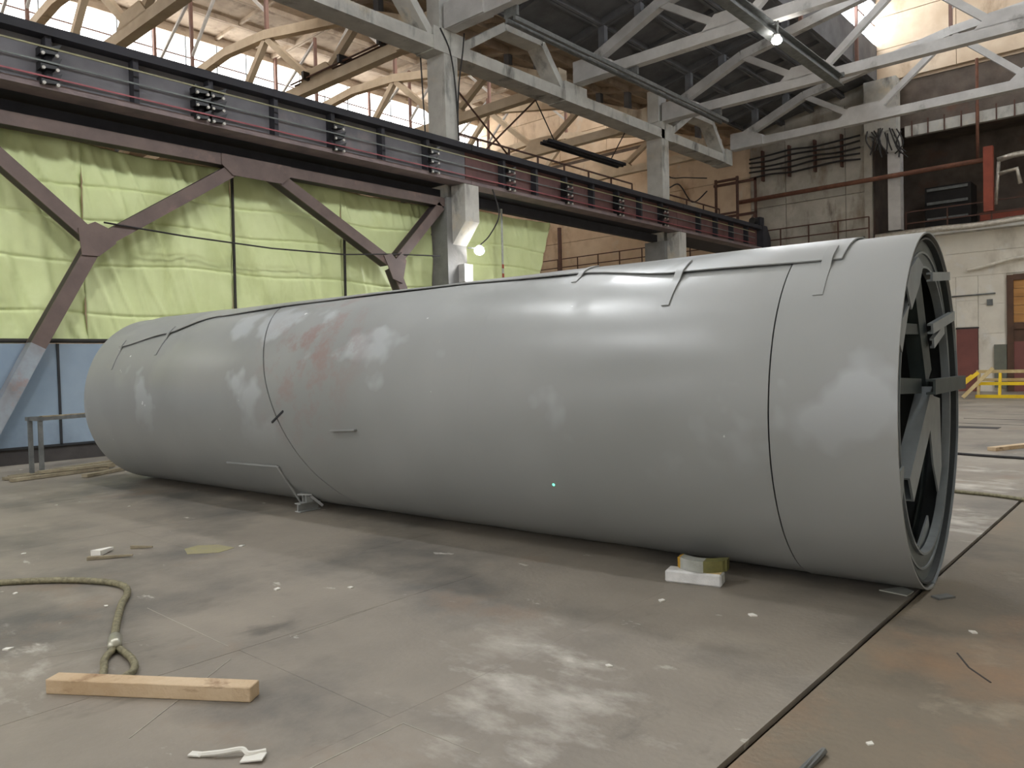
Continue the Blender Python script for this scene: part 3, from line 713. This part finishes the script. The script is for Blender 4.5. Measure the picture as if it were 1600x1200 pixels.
def chan(h0, z0, h1, z1, s, wd, name='spoke', mt='primer_in', dp=.09):
    p, q = ring_pt(s, h0, z0), ring_pt(s, h1, z1)
    o = MB(); o.beam(p, q, wd, .014, AXV); d = (q - p).normalized(); sd = d.cross(AXV).normalized()
    for k in (-1, 1): o.beam(p + sd * k * (wd / 2 - .007) + AXV * dp / 2, q + sd * k * (wd / 2 - .007) + AXV * dp / 2, .014, dp, AXV)
    return o.build(name, mt, tank)
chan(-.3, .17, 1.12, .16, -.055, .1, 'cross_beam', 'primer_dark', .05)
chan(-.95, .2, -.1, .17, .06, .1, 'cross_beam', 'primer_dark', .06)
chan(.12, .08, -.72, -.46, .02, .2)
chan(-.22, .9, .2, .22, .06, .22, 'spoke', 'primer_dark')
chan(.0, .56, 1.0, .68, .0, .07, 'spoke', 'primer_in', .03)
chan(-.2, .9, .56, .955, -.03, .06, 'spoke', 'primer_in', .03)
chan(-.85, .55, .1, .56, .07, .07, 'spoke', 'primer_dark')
chan(.1, .46, .56, .57, .01, .07, 'spoke', 'primer_in', .02)
def gusset(pts, s, mt='primer_in'):
    vs = [ring_pt(s, *p) for p in pts] + [ring_pt(s + .012, *p) for p in pts]; n = len(pts)
    mb = MB(); mb._add(vs, [tuple(range(n)), tuple(reversed(range(n, 2 * n)))] + [(i, i + n, (i + 1) % n + n, (i + 1) % n) for i in range(n)])
    return mb.build('gusset_plate', mt, tank)
gusset([(-.66, .93), (-.4, 1.02), (-.22, .98), (-.36, .84), (-.64, .67), (-.79, .81)], .015)
gusset([(-.74, .69), (-.97, .6), (-1.06, .46), (-.98, .4)], .012)
gusset([(.12, .1), (.5, .06), (.55, -.45), (.4, -.62), (.2, -.4), (.02, .0)], .03)
gusset([(-1.1, -.3), (-.98, -.28), (-1.0, -.42), (-1.06, -.5)], .01)
gusset([(-.85, -.62), (-.5, -.75), (-.55, -1.02), (-.8, -.85)], .12)
gusset([(.1, -1.1), (.5, -.98), (.4, -.8), (.0, -.95)], .1)
# second frame deeper inside
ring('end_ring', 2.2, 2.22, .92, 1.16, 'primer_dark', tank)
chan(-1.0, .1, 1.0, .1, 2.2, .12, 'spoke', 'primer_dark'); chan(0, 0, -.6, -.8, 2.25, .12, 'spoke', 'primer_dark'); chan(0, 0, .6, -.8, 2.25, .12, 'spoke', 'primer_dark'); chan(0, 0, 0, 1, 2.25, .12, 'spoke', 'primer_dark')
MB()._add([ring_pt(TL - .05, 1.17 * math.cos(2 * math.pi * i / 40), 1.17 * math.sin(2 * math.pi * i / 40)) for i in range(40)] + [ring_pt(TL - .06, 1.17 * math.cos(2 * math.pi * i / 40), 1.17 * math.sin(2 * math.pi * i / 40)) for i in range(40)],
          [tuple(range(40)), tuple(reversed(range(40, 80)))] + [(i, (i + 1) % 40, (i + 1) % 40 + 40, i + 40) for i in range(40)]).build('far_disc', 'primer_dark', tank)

# ================================================================== THINGS ON THE FLOOR
# wooden beam and wire-rope sling
d = Vector((-3.41, 1.885, 0)) - Vector((-4.33, 1.29, 0)); d.normalize(); n = Vector((-d.y, d.x, 0))
wood = MB(); wood.beam(Vector((-4.35, 1.315, .037)), Vector((-3.43, 1.915, .037)), .095, .074)
ob = wood.build('timber_beam', 'wood', None, bevel=.004); tag(ob, 'short squared timber beam lying on the floor by the rope eye', 'timber')
def spline(pts, n=8):
    P = [Vector(p) for p in pts]; out = []
    for i in range(len(P) - 1):
        p0, p1, p2, p3 = P[max(i - 1, 0)], P[i], P[i + 1], P[min(i + 2, len(P) - 1)]
        for k in range(n):
            t = k / n
            out.append(.5 * ((2 * p1) + (p2 - p0) * t + (2 * p0 - 5 * p1 + 4 * p2 - p3) * t * t + (3 * p1 - p0 - 3 * p2 + p3) * t ** 3))
    out.append(P[-1]); return out
sl = thing('wire_rope_sling', 'thick wire rope sling with ferrule and eye lying on the floor', 'sling', (-5.5, 2.0, 0))
r = .023
MB().tube(spline([(-7.5, .75, r), (-7.0, 1.5, r), (-6.86, 1.74, r), (-6.56, 2.05, r), (-6.22, 2.25, r), (-5.95, 2.3, r), (-5.72, 2.23, r), (-5.49, 2.1, r), (-5.04, 1.89, r), (-4.72, 1.76, r + .005)], 14), r, 18, .1, 60).build('rope', 'rope', sl, smooth=True)
MB().tube(spline([(-4.66, 1.74, r), (-4.52, 1.63, r), (-4.38, 1.575, r), (-4.27, 1.53, r), (-4.18, 1.535, r), (-4.17, 1.6, r), (-4.25, 1.68, r), (-4.42, 1.73, r), (-4.66, 1.75, r)], 12), .019, 18, .1, 60).build('eye_loop', 'rope', sl, smooth=True)
MB().tube([(-4.78, 1.785, .036), (-4.76, 1.777, .042), (-4.66, 1.737, .042), (-4.63, 1.725, .036)], .038, 16).build('ferrule', 'ferrule', sl, smooth=True)

# two wrapped blocks by the tank
q0, q1 = Vector((-2.86, 4.83, 0)), Vector((-2.47, 4.93, 0)); d = (q1 - q0).normalized(); n = Vector((-d.y, d.x, 0))
bw = thing('wrapped_block', 'white wrapped block lying on the floor beside the tank', 'block', q0, 'wrapped blocks')
MB().beam(q0 + n * .06 + Vector((0, 0, .045)), q1 + n * .06 + Vector((0, 0, .045)), .13, .09).build('block_body', 'whitewrap', bw, bevel=.012)
MB().beam(q0 + d * .29 + n * .05 + Vector((0, 0, .086)), q1 + n * .05 - d * .01 + Vector((0, 0, .086)), .08, .012).build('torn_corner', 'woodpale', bw)
bg = thing('wrapped_block', 'grey rounded wrapped block with yellow end stacked on the white block', 'block', q0 + Vector((0, 0, .09)), 'wrapped blocks')
def arc_block(t0, t1, mt, name, k=12):
    vs = []; fs = []
    for i in range(k + 1):
        t = t0 + (t1 - t0) * i / k; c = q0 + d * (.06 + .36 * t) + n * (.09 + .1 * math.sin(math.pi * t) * -1 + .06)
        hw = .055 * (1 if .06 < t < .95 else .75)
        for sg, z in ((-1, .092), (1, .092), (1, .172), (-1, .172)): vs.append(c + n * hw * sg + Vector((0, 0, z - (.01 if t < .06 and z > .1 else 0))))
    for i in range(k):
        for e in range(4): fs.append((i * 4 + e, i * 4 + (e + 1) % 4, i * 4 + 4 + (e + 1) % 4, i * 4 + 4 + e))
    fs += [(3, 2, 1, 0), tuple(k * 4 + e for e in range(4))]
    mb = MB(); mb._add(vs, fs); mb.build(name, mt, bg)
arc_block(.1, .6, 'greywrap', 'block_body'); arc_block(.601, 1.0, 'oliveend', 'taped_end'); arc_block(0.02, .1, 'yellowfoam', 'foam_end', 3)

# small steel support next to the tank
p, q = Vector((-7.48, 4.84, .05)), Vector((-7.75, 5.42, .05)); p, q = Vector((-7.5, 4.78, .053)), Vector((-7.52, 5.06, .053))
st = thing('steel_support', 'small grey steel support bracket on a channel foot against the tank', 'bracket', (-7.5, 5.0, 0))
MB().ibeam(p, q, .1, .1, .012).build('channel_foot', 'steellight', st)
pc = p.lerp(q, .5)
MB().ibeam(pc + Vector((0, 0, .05)), pc + Vector((0, 0, .13)), .09, .08, .012, (1, 0, 0)).build('post', 'steellight', st)
MB().beam(pc + Vector((-.07, -.06, .14)), pc + Vector((.08, .03, .14)), .1, .016).build('cap_plate', 'steellight', st)
MB().beam(pc + Vector((.06, .0, .12)), q + Vector((.12, -.02, .0)), .04, .03).build('strut', 'steellight', st)
a, b = tp(6.28, 213.4, .012), Vector((-7.68, 4.98, .014))
o = MB().tube([a, b], .014, 8).build('steel_rod', 'steellight'); tag(o, 'thin steel rod leaning from the tank side to the support bracket', 'rod')

# sawhorse frame and boards at the left
tb = thing('steel_trestle', 'grey steel trestle table frame by the wall behind the tank end', 'trestle', (-13.8, 4.2, 0))
for (x, y) in ((-13.95, 4.05), (-13.7, 4.12), (-14.35, 5.6), (-14.1, 5.7)):
    MB().beam((x, y, 0), (x, y, .92), .06, .06, (0, 1, 0)).build('leg', 'steelgrey', tb)
for a, b in (((-13.95, 4.0, .92), (-14.36, 5.7, .92)), ((-13.7, 4.08, .92), (-14.1, 5.78, .92)), ((-13.98, 4.05, .92), (-13.66, 4.13, .92)), ((-14.38, 5.6, .92), (-14.08, 5.7, .92))):
    MB().beam(a, b, .07, .06).build('top_bar', 'steelgrey', tb)
MB().beam((-13.72, 4.14, .955), (-14.08, 5.6, .955), .09, .02).build('top_board', 'woodgrey', tb)
for i, (x, y, z, a, L, l) in enumerate(((-13.55, 4.35, .03, 100, 1.5, 'nearest pale board of the pile under the trestle'), (-13.85, 4.45, .03, 96, 1.7, 'middle pale board of the pile under the trestle'), (-14.1, 4.5, .03, 104, 1.6, 'rear board of the pile under the trestle next to the wall'),
                                       (-13.65, 4.7, .085, 92, 1.3, 'upper board crossing on the pile under the trestle'), (-13.95, 4.9, .085, 112, 1.4, 'slanted upper board on the pile under the trestle'), (-13.2, 5.0, .03, 118, 1.2, 'loose dark-ended board between the pile and the tank end'))):
    dv = Vector((math.cos(math.radians(a)), math.sin(math.radians(a)), 0)) * L / 2
    o = MB().beam(Vector((x, y, z)) - dv, Vector((x, y, z)) + dv, .11, .045).build('board', 'woodgrey'); tag(o, l, 'board', 'boards piled under the trestle')

# yellow frame stack by the end wall
def pxf(x, y): return x, y
fy = thing('yellow_crate', 'yellow painted timber crate frame standing in front of the end wall', 'frame', (-5.0, 31.0, 0))
fx0, fx1, fyy = -5.75, -4.15, 31.0
for z, mt in ((.06, 'yellow'), (.5, 'yellow'), (.92, 'woodpale')): MB().beam((fx0, fyy + z * .25, z), (fx1, fyy + z * .25, z), .1, .11).build('rail', mt, fy)
for x in (fx0 + .08, fx0 + .72, fx1 - .08): MB().beam((x, fyy + .04, .0), (x, fyy + .26, .95), .12, .08, (1, 0, 0)).build('stile', 'woodpale' if x < -5.5 else 'yellow', fy)
MB().beam((fx0 + .1, fyy + .5, .62), (fx1, fyy + .6, .62), .1, .1).build('rear_rail', 'woodpale', fy)
for i, (x0, x1, z1, y, mt, l) in enumerate(((-6.75, -5.85, .78, 30.72, 'yellow', 'yellow slat leaning leftmost against the yellow frame'), (-6.55, -5.62, .9, 30.5, 'yellow', 'yellow slat leaning second against the yellow frame'), (-6.0, -5.15, 1.05, 30.3, 'woodpale', 'pale unpainted slat leaning in front of the yellow frame'))):
    o = MB().beam((x0, y, .05), (x1, y + .35, z1), .12, .05, (0, 1, 0)).build('leaning_slat', mt); tag(o, l, 'slat', 'slats leaning on the yellow frame')
# right-hand floor: hatch, cables, board, offcuts
o = MB().box(-3.95, -3.05, 18.55, 18.98, -.036, .006).build('floor_hatch', 'kick'); tag(o, 'dark rectangular hatch plate in the floor beyond the tank', 'hatch')
o = MB().tube(spline([(-2.9, 10.05, .02), (-2.06, 9.88, .02), (-1.7, 9.83, .02), (-1.36, 9.71, .018), (-.9, 9.4, .014), (-.3, 9.2, .014)]), .02, 8).build('floor_cable', 'rope'); tag(o, 'pale cable on the floor crossing the deck edge behind the tank', 'cable')
o = MB().tube(spline([(-3.6, 13.9, .02), (-2.74, 13.61, .02), (-2.2, 13.5, .02), (-1.88, 13.46, .02), (-1.0, 13.2, .014), (-.2, 13.0, .014)]), .02, 8).build('floor_cable', 'cable'); tag(o, 'thin black cable on the floor further behind the tank', 'cable')
o = MB().beam((-2.45, 14.4, .03), (-1.9, 15.7, .03), .14, .06).build('board', 'wood'); tag(o, 'reddish board lying on the floor at the right edge', 'board')
o = MB().beam((-1.27, 5.55, .0), (-1.2, 5.66, .0), .07, .012).build('offcut_plate', 'steelgrey'); tag(o, 'small grey offcut plate on the floor by the tank corner', 'offcut')
o = MB().tube([(-1.13, 2.88, .008), (-1.125, 3.0, .008), (-1.12, 3.1, .008)], .014, 12, .15, 80).build('rebar_stub', 'steelgrey'); tag(o, 'short ribbed steel bar stub on the floor at the bottom right', 'rebar')
# ragged sheet edge by the tank corner
o = MB().prism([(-1.6, 5.5), (-1.42, 5.47), (-1.41, 5.6), (-1.5, 5.66)], 'z', .001, .008).build('grey_rag', 'greywrap'); tag(o, 'flat grey scrap sheet under the tank corner', 'scrap')
# wood chips and paper scraps
for i, (x, y, a, L, wd, h, mt, l) in enumerate(((-7.05, 2.62, 55, .36, .05, .03, 'woodgrey', 'long pale wood chip on the floor left of the tank'), (-7.3, 2.66, 120, .2, .1, .05, 'paper', 'white angular scrap beside the long wood chip'), (-7.2, 2.95, 40, .2, .03, .03, 'woodgrey', 'thin curved sliver behind the long wood chip'))):
    dv = Vector((math.cos(math.radians(a)), math.sin(math.radians(a)), 0)) * L / 2
    o = MB().beam(Vector((x, y, h / 2)) - dv, Vector((x, y, h / 2)) + dv, wd, h, taper=.4).build('wood_chip', mt); tag(o, l, 'chip', 'chips on the floor')
sc = thing('paper_strip', 'crumpled white paper strip on the floor at the bottom edge', 'scrap', (-3, 1.5, 0))
MB().tube(spline([(-3.1, 1.47, .008), (-3.02, 1.53, .02), (-2.97, 1.59, .025), (-2.93, 1.6, .015), (-2.9, 1.66, .012)], 5), .011, 6).build('twisted_strip', 'paper', sc)
MB().beam((-2.93, 1.57, .006), (-2.86, 1.63, .014), .06, .006).build('crumpled_end', 'paper', sc); MB().beam((-3.14, 1.45, .008), (-3.09, 1.48, .008), .035, .006).build('crumpled_end', 'paper', sc)
FL = [(-5.62, 2.05), (-7.9, 2.2), (-8.6, 2.0), (-6.5, 3.55), (-5.0, 3.0), (-4.6, 3.35), (-2.65, 4.42), (-2.05, 4.5), (-5.2, 1.35), (-6.5, 1.75), (-10.5, 3.3), (-9.6, 3.8), (-2.3, 3.3), (-1.0, 3.3), (-.95, 5.0)]
fm = MB().prism([(-.022, -.012), (.016, -.018), (.026, .006), (-.004, .016)], 'z', 0, .008).build('debris_flake', 'paper')
for i, (x, y) in enumerate(FL):
    o = fm if i == 0 else fm.copy()
    if i: COL.objects.link(o)
    o.location = (x, y, .001 if x < DECK_X else -.006); o.rotation_euler.z = i * 1.3; s = .7 + .5 * random.random(); o.scale = (s, s, s)
    tag(o, 'tiny white debris flake lying on the floor', 'debris', 'white debris flakes')
o = MB().prism([(-6.85, 3.18), (-6.62, 3.1), (-6.45, 3.3), (-6.5, 3.48), (-6.75, 3.45), (-6.88, 3.32)], 'z', .0005, .002).build('yellow_paint_mark', 'yellowmark'); tag(o, 'faded yellow paint mark on the floor in front of the tank', 'paint mark')

# ================================================================== END WALL FITTINGS
def pipe(name, pts, r_, mt, label, cat='pipe', n=10, group=None):
    o = MB().tube(pts, r_, n).build(name, mt, None, smooth=True); tag(o, label, cat, group); return o
pipe('rusty_pipe', [(-16.6, END - .72, 9.2), (-6.25, END - .72, 9.26)], .1, 'rust', 'long rusty horizontal pipe across the end wall')
o = MB().box(-6.25, -5.92, END - .85, END - .6, 7.2, 9.75).build('red_duct', 'redpost'); tag(o, 'red-orange vertical duct at the end of the rusty pipe', 'duct')
pipe('rusty_riser', [(-6.55, END - .2, 9.3), (-6.55, END - .2, 13.5)], .06, 'rust', 'thin rusty riser pipe above the red duct')
pipe('lagged_pipe', spline([(-10.4, END - .45, 6.72), (-8.2, END - .45, 6.76), (-6.6, END - .45, 6.72), (-5, END - .45, 6.78), (-3, END - .45, 6.76), (0, END - .45, 6.76)]), .16, 'foil', 'foil-lagged pipe along the ledge of the white lower wall')
pipe('foil_duct', [(-5.85, END - .3, 9.25), (-5.3, END - .3, 9.35), (-4.4, END - .3, 9.35)], .11, 'foil', 'upper crumpled foil duct right of the red duct')
pipe('foil_duct', [(-5.8, END - .3, 9.2), (-5.86, END - .3, 8.4), (-5.92, END - .3, 7.5)], .07, 'foil', 'vertical foil pipe hanging beside the red duct')
pipe('foil_duct', [(-5.83, END - .28, 8.7), (-5.2, END - .25, 8.8), (-5.1, END - .25, 8.2)], .09, 'foil', 'lower bent foil duct right of the red duct')
pipe('wall_hose', spline([(-7.0, END - .1, 5.0), (-6.3, END - .15, 5.1), (-5.4, END - .15, 5.3), (-4.5, END - .15, 5.35)]), .07, 'wallwhite', 'white hose fixed on the white lower wall')
pipe('wall_bar', [(-7.6, END - .05, 3.95), (-6.0, END - .05, 3.98)], .03, 'steelgrey', 'thin horizontal bar on the white lower wall', 'bar')
o = MB().box(-6.3, -6.1, END - .06, END + .02, 3.5, 3.75).build('switch_box', 'steelgrey'); tag(o, 'small grey switch box on the white lower wall', 'switch box')
railing('ledge_railing', 'thin rusty railing on the end wall ledge above the tank', [(-16.0, END - .4, 6.72), (-10.7, END - .4, 6.72)], 'rail_brown', .98, 1.3)
railing('ledge_railing', 'thin rusty railing in front of the dark machine recess', [(-9.25, END - .2, 6.71), (-4.5, END - .2, 6.71)], 'rail_brown', .98, 1.5)
railing('ledge_railing', 'thin rusty railing on the far ledge of the neighbouring bay', [(-31, END - .4, 6.72), (-18, END - .4, 6.72)], 'rail_brown', .98, 1.5)
lg = MB().box(-40, 8, END - .55, END + .15, 6.55, 6.7).build('trim_4', 'concrete'); tag(lg, kind='structure')
# corner pier
cp = thing('corner_pier', 'tall concrete pier on the end wall beside the dark slot', 'pier', (-10.2, END, 6.7))
MB().box(-10.75, -9.45, END - .75, END - .12, 11.2, 13.45).build('upper_shaft', 'concrete', cp)
MB().prism([(-10.7, 11.2), (-9.45, 11.2), (-9.35, 10.2), (-9.8, 10.3)], 'y', END - .7, END - .12).build('broken_base', 'concrete', cp)
MB().box(-9.85, -9.35, END - .6, END - .12, 6.95, 10.35).build('lower_post', 'concrete_truss', cp)
MB().box(-10.95, -10.62, END - .14, END - .005, 6.72, 11.2).build('jamb', 'wallpanel', cp)
# machinery glimpsed in the recess
mr = thing('recess_machine', 'dark machine with pale bars in the recess above the white wall', 'machine', (-8, 38.5, 6.7))
MB().box(-9.0, -7.2, 38.3, 39.5, 6.72, 9.0).build('machine_body', 'void', mr)
for z in (7.5, 8.2, 8.8): MB().box(-8.9, -7.3, 38.2, 38.29, z, z + .12).build('pale_bar', 'steelgrey', mr)
o = MB().box(-6.9, -5.0, 38.5, 39.4, 6.72, 7.6).build('red_cabinet', 'redpost'); tag(o, 'red cabinet inside the recess behind the railing', 'cabinet')
# cable racks along the end wall
cr = thing('cable_rack', 'sooty cable rack along the end wall above the rusty pipe', 'cable rack', (-13.5, END - .3, 10.5))
for k in range(5):
    MB().tube(spline([(-16.2 + i * 1.03, END - .3 - .05 * (k % 2), 10.35 + k * .24 + .05 * math.sin(i * 2.1 + k)) for i in range(6)], 4), .045, 6).build('cable', 'cable', cr)
for x in (-15.6, -14.3, -13.1, -11.9): MB().box(x - .04, x + .04, END - .27, END - .001, 10.15, 11.6).build('bracket', 'rail_brown', cr)
tg = thing('cable_tangle', 'tangle of sooty cables hanging at the foot of the corner pier', 'cables', (-10, END - .8, 10.8))
random.seed(3)
for k in range(16):
    x = -10.6 + k * .09
    MB().tube(spline([(x, END - .77 - .05 * random.random(), 11.3 - .02 * k + random.uniform(-.2, .2)), (x + random.uniform(-.2, .3), END - .9, 10.9 - .03 * k), (x + random.uniform(-.1, .4), END - .85, 10.4 - .03 * k + random.uniform(-.2, .2))], 4), .03, 5).build('cable', 'cable', tg)
# doors
dr = empty('door_1', (-7.0, END, 0)); tag(dr, kind='structure')
MB().box(-7.4, -6.64, END - .05, END + .08, -.03, 2.58).build('door_leaf', 'doorred', dr)
MB().box(-7.43, -6.6, END - .06, END + .1, 2.58, 2.64).build('lintel_strip', 'kick', dr)
d2 = empty('door_2', (-4.4, END, 0)); tag(d2, kind='structure')
MB().box(-5.6, -5.38, END - .12, END + .1, -.03, 4.66).build('frame_post', 'doorframe', d2); MB().box(-5.38, -3.2, END - .12, END + .1, 4.45, 4.68).build('frame_head', 'doorframe', d2)
MB().box(-5.38, -3.2, END - .1, END + .1, 2.5, 2.75).build('frame_rail', 'doorframe', d2)
for k in range(5): MB().box(-5.38, -3.2, END - .04, END + .06, 2.76 + k * .34, 2.76 + k * .34 + .325).build('plank', 'woodorange', d2)
MB().box(-5.38, -3.2, END - .04, END + .06, -.03, 2.0).build('door_leaf', 'doorred', d2); MB().box(-5.38, -3.2, END - .03, END + .06, 2.0, 2.5).build('door_panel', 'doorframe', d2)
o = MB().box(-6.05, -5.62, END - .12, END - .01, .15, 1.9).build('grey_board', 'greybox'); tag(o, 'grey-green board leaning on the white wall between the doors', 'board')

# neighbouring bay: pipes and steelwork seen over the girder
pipe('standpipe', [(-26.0, 33.5, 0), (-26.0, 33.5, 9.0)], .12, 'rail_brown', 'brown standpipe in the neighbouring bay below the girder')
# ================================================================== OVERHEAD STEEL AND LAMPS
mo = thing('monorail_track', 'thin double monorail track hung under the trusses near the column line', 'track', (-13.5, 21, 10.7))
for dx in (-.14, .14): MB().beam((-13.5 + dx, 15.5, 10.72), (-13.5 + dx, 27.9, 10.72), .08, .12).build('rail_bar', 'steelgrey', mo)
for y in (15.55, 21.4, 27.2): MB().box(-13.72, -13.28, y - .05, y + .05, 10.78, 11.06).build('hanger', 'steelgrey', mo)
m2 = thing('monorail_beam', 'wide dark monorail beam hung under the trusses by the ceiling floodlight', 'beam', (-9, 22, 10.9))
MB().ibeam((-8.95, 15.5, 10.86), (-8.95, 27.1, 10.86), .32, .34, .03).build('track_beam', 'steelgrey', m2)
for y in (15.4, 21.4, 27.0): MB().beam((-8.8, y, 10.95), (-8.8, y, 11.1), .1, .1, (0, 1, 0)).build('hanger', 'steelgrey', m2)
lb = thing('conduit_bundle', 'bundle of thin conduits lying along the beige truss behind the near column', 'conduits', (-20, 15.2, 11.4))
for k in range(5): MB().tube([(-23.3, 15.12 + .08 * k, 11.42 + .05 * (k % 2)), (-16.6, 15.12 + .08 * k, 11.42 + .05 * (k % 2))], .03, 6).build('conduit', 'rail_brown', lb)
for x in (-22.4, -20.4, -18.4): MB().box(x - .06, x + .06, 15.0, 15.55, 11.37, 11.62).build('clamp', 'cable', lb)
lh = thing('hanging_rail_bundle', 'bundle of steel profiles hanging behind the frame beam between the columns', 'steel profiles', (-17.6, 23, 9.6))
for k in range(4): MB().beam((-17.75 + .12 * k, 21.9, 9.62 + .03 * (k % 2)), (-17.75 + .12 * k, 26.9, 9.62 + .03 * (k % 2)), .08, .1).build('profile', 'girder_dark', lh)
for y in (22.6, 26.0): MB().beam((-17.57, y, 9.6), (-17.57, 21.4 if y < 24 else 27.2, 11.05), .03, .03, (1, 0, 0)).build('hanger', 'cable', lh)
# floodlights
def floodlight(loc, aim, label, power, arm):
    t = thing('floodlight', label, 'floodlight', loc, 'hall floodlights'); L = Vector(loc); dv = (Vector(aim) - L).normalized()
    hs = MB().tube([L - dv * .16, L - dv * .02], .1, 14).build('housing', 'lampbody', t)
    MB().tube([L - dv * .02, L + dv * .01], .14, 16).build('lens', 'lens', hs)
    MB().beam(L - dv * .14, arm, .04, .04).build('arm', 'steelgrey', t)
    lo = lamp_light(L + dv * .06, power, aim); lo.parent = None
    return t
floodlight((-15.1, 15.75, 4.83), (-11, 11, 0), 'lit white floodlight clamped on the near column below the corbel', LAMP_W * .5, (-15.5, 15.7, 4.95))
floodlight((-8.7, 21.3, 10.45), (-7.5, 17, 0), 'lit white floodlight hanging from the roof truss under the ceiling', LAMP_W, (-8.7, 21.4, 11.05))
o = MB().box(-15.545, -15.3, 15.35, 15.68, 3.95, 4.45).build('junction_box', 'lampbody'); tag(o, 'pale junction box on the near column below the floodlight', 'box')
o = MB().tube(spline([(-14.95, 16.2, 6.6), (-14.9, 16.4, 5.9), (-15.0, 16.1, 5.3), (-15.1, 15.8, 5.0)]), .02, 6).build('lamp_cable', 'cable'); tag(o, 'black cable looping from the girder to the column floodlight', 'cable')
# further lamps of the same kind in the hall, above and beside the frame
for (x, y, k, l) in ((-8.7, 9.4, 1, 'floodlight hanging over the tank, above the picture'), (-8.7, 3.5, 1, 'floodlight hanging over the floor in front of the tank, above the picture'), (-8.7, -2.5, 1, 'floodlight hanging to the left of the camera, outside the picture'),
                     (.7, 15.4, 1, 'floodlight hanging over the right floor behind the tank, above the picture'), (.7, 27.2, 2.4, 'floodlight hanging near the end wall, right of the picture')):
    floodlight((x, y, 10.4), (x, y + .01, 0), l, LAMP_W * k, (x, y, 11.2))

# ================================================================== SMALL STEELWORK AND CABLES
for pts, l in (([(-15.66, 15.0, 11.0), (-15.6, 15.3, 10.4), (-15.62, 15.5, 9.4), (-15.64, 15.6, 8.0)], 'black cable hanging down the front of the near column'),
               ([(-15.62, 15.9, 11.1), (-15.55, 15.75, 10.5), (-15.58, 15.6, 9.6), (-15.62, 15.55, 8.6)], 'second black cable sagging from the frame beam to the near column'),
               ([(-16.45, 14.95, 10.4), (-16.44, 15.0, 9.2), (-16.43, 15.05, 7.8)], 'dark conduit down the left edge of the near column')):
    pipe('column_cable', spline(pts, 6), .022, 'cable', l, 'cable', 6)
la = thing('steel_landing', 'rusty steel landing with posts beyond the end of the crane girder', 'landing', (-16, 35.4, 6.7))
for x, y in ((-16.3, 34.9), (-17.4, 34.9), (-15.75, 35.7), (-17.8, 35.7)): MB().beam((x, y, 6.7), (x, y, 10.3), .1, .1, (0, 1, 0)).build('post', 'rail_brown', la)
for z in (8.6, 10.2):
    MB().beam((-17.9, 35.7, z), (-15.7, 35.7, z), .1, .12).build('cross_beam', 'rail_brown', la); MB().beam((-17.45, 34.9, z), (-16.25, 34.9, z), .08, .1).build('cross_beam', 'rail_brown', la)
MB().beam((-17.8, 35.7, 8.6), (-17.4, 34.9, 10.2), .08, .08).build('diagonal', 'rail_brown', la)
MB().beam((-16.3, 34.9, 7.2), (-15.75, 35.7, 8.6), .08, .08).build('diagonal', 'rail_brown', la)
es = thing('crane_end_stop', 'dark sooty end stop block at the end of the crane girder', 'end stop', (-15.2, 34.65, 6.5))
MB().prism([(34.66, 6.4), (35.5, 6.4), (35.5, 7.2), (35.1, 7.75), (34.66, 7.75)], 'x', -15.6, -14.95).build('stop_body', 'girder_dark', es)
MB().tube([(-15.27, 34.2, 7.95), (-15.27, 34.9, 7.95)], .16, 12).build('buffer', 'insul', es)
MB().box(-15.5, -15.05, 34.6, 35.0, 7.73, 8.15).build('buffer_block', 'girder_dark', es)
for k, (p, q, l) in enumerate((((-17.0, 17.2, 7.69), (-17.0, 21.2, 11.1), 'thin diagonal tie rod behind the girder railing rising to the right'), ((-17.08, 20.6, 7.69), (-17.08, 15.6, 11.1), 'thin diagonal tie rod behind the girder railing rising to the left'))):
    pipe('tie_rod', [p, q], .03, 'rail_brown', l, 'rod', 6)
hs_ = thing('hanging_strap', 'narrow hanging strap with red bands on the tarpaulin right of the column', 'strap', (-15.98, 17.7, 4))
MB().box(-15.99, -15.975, 17.66, 17.74, 3.3, 6.4).build('webbing', 'greywrap', hs_)
for k in range(5): MB().box(-15.974, -15.968, 17.655, 17.745, 3.45 + k * .28, 3.57 + k * .28).build('red_band', 'redpost', hs_)
pipe('slack_cable', spline([(-16.9, 28.4, 9.6), (-16.9, 29.3, 9.0), (-16.9, 30.4, 9.3), (-16.9, 31.6, 8.7), (-16.9, 33, 9.4)]), .03, 'cable', 'slack cable sagging behind the far column above the railing', 'cable', 6)
pipe('slack_cable', spline([(-16.9, 28.4, 9.9), (-16.9, 29.6, 9.5), (-16.9, 31.0, 9.7), (-16.9, 33, 10.0)]), .025, 'cable', 'thinner upper slack cable behind the far column', 'cable', 6)
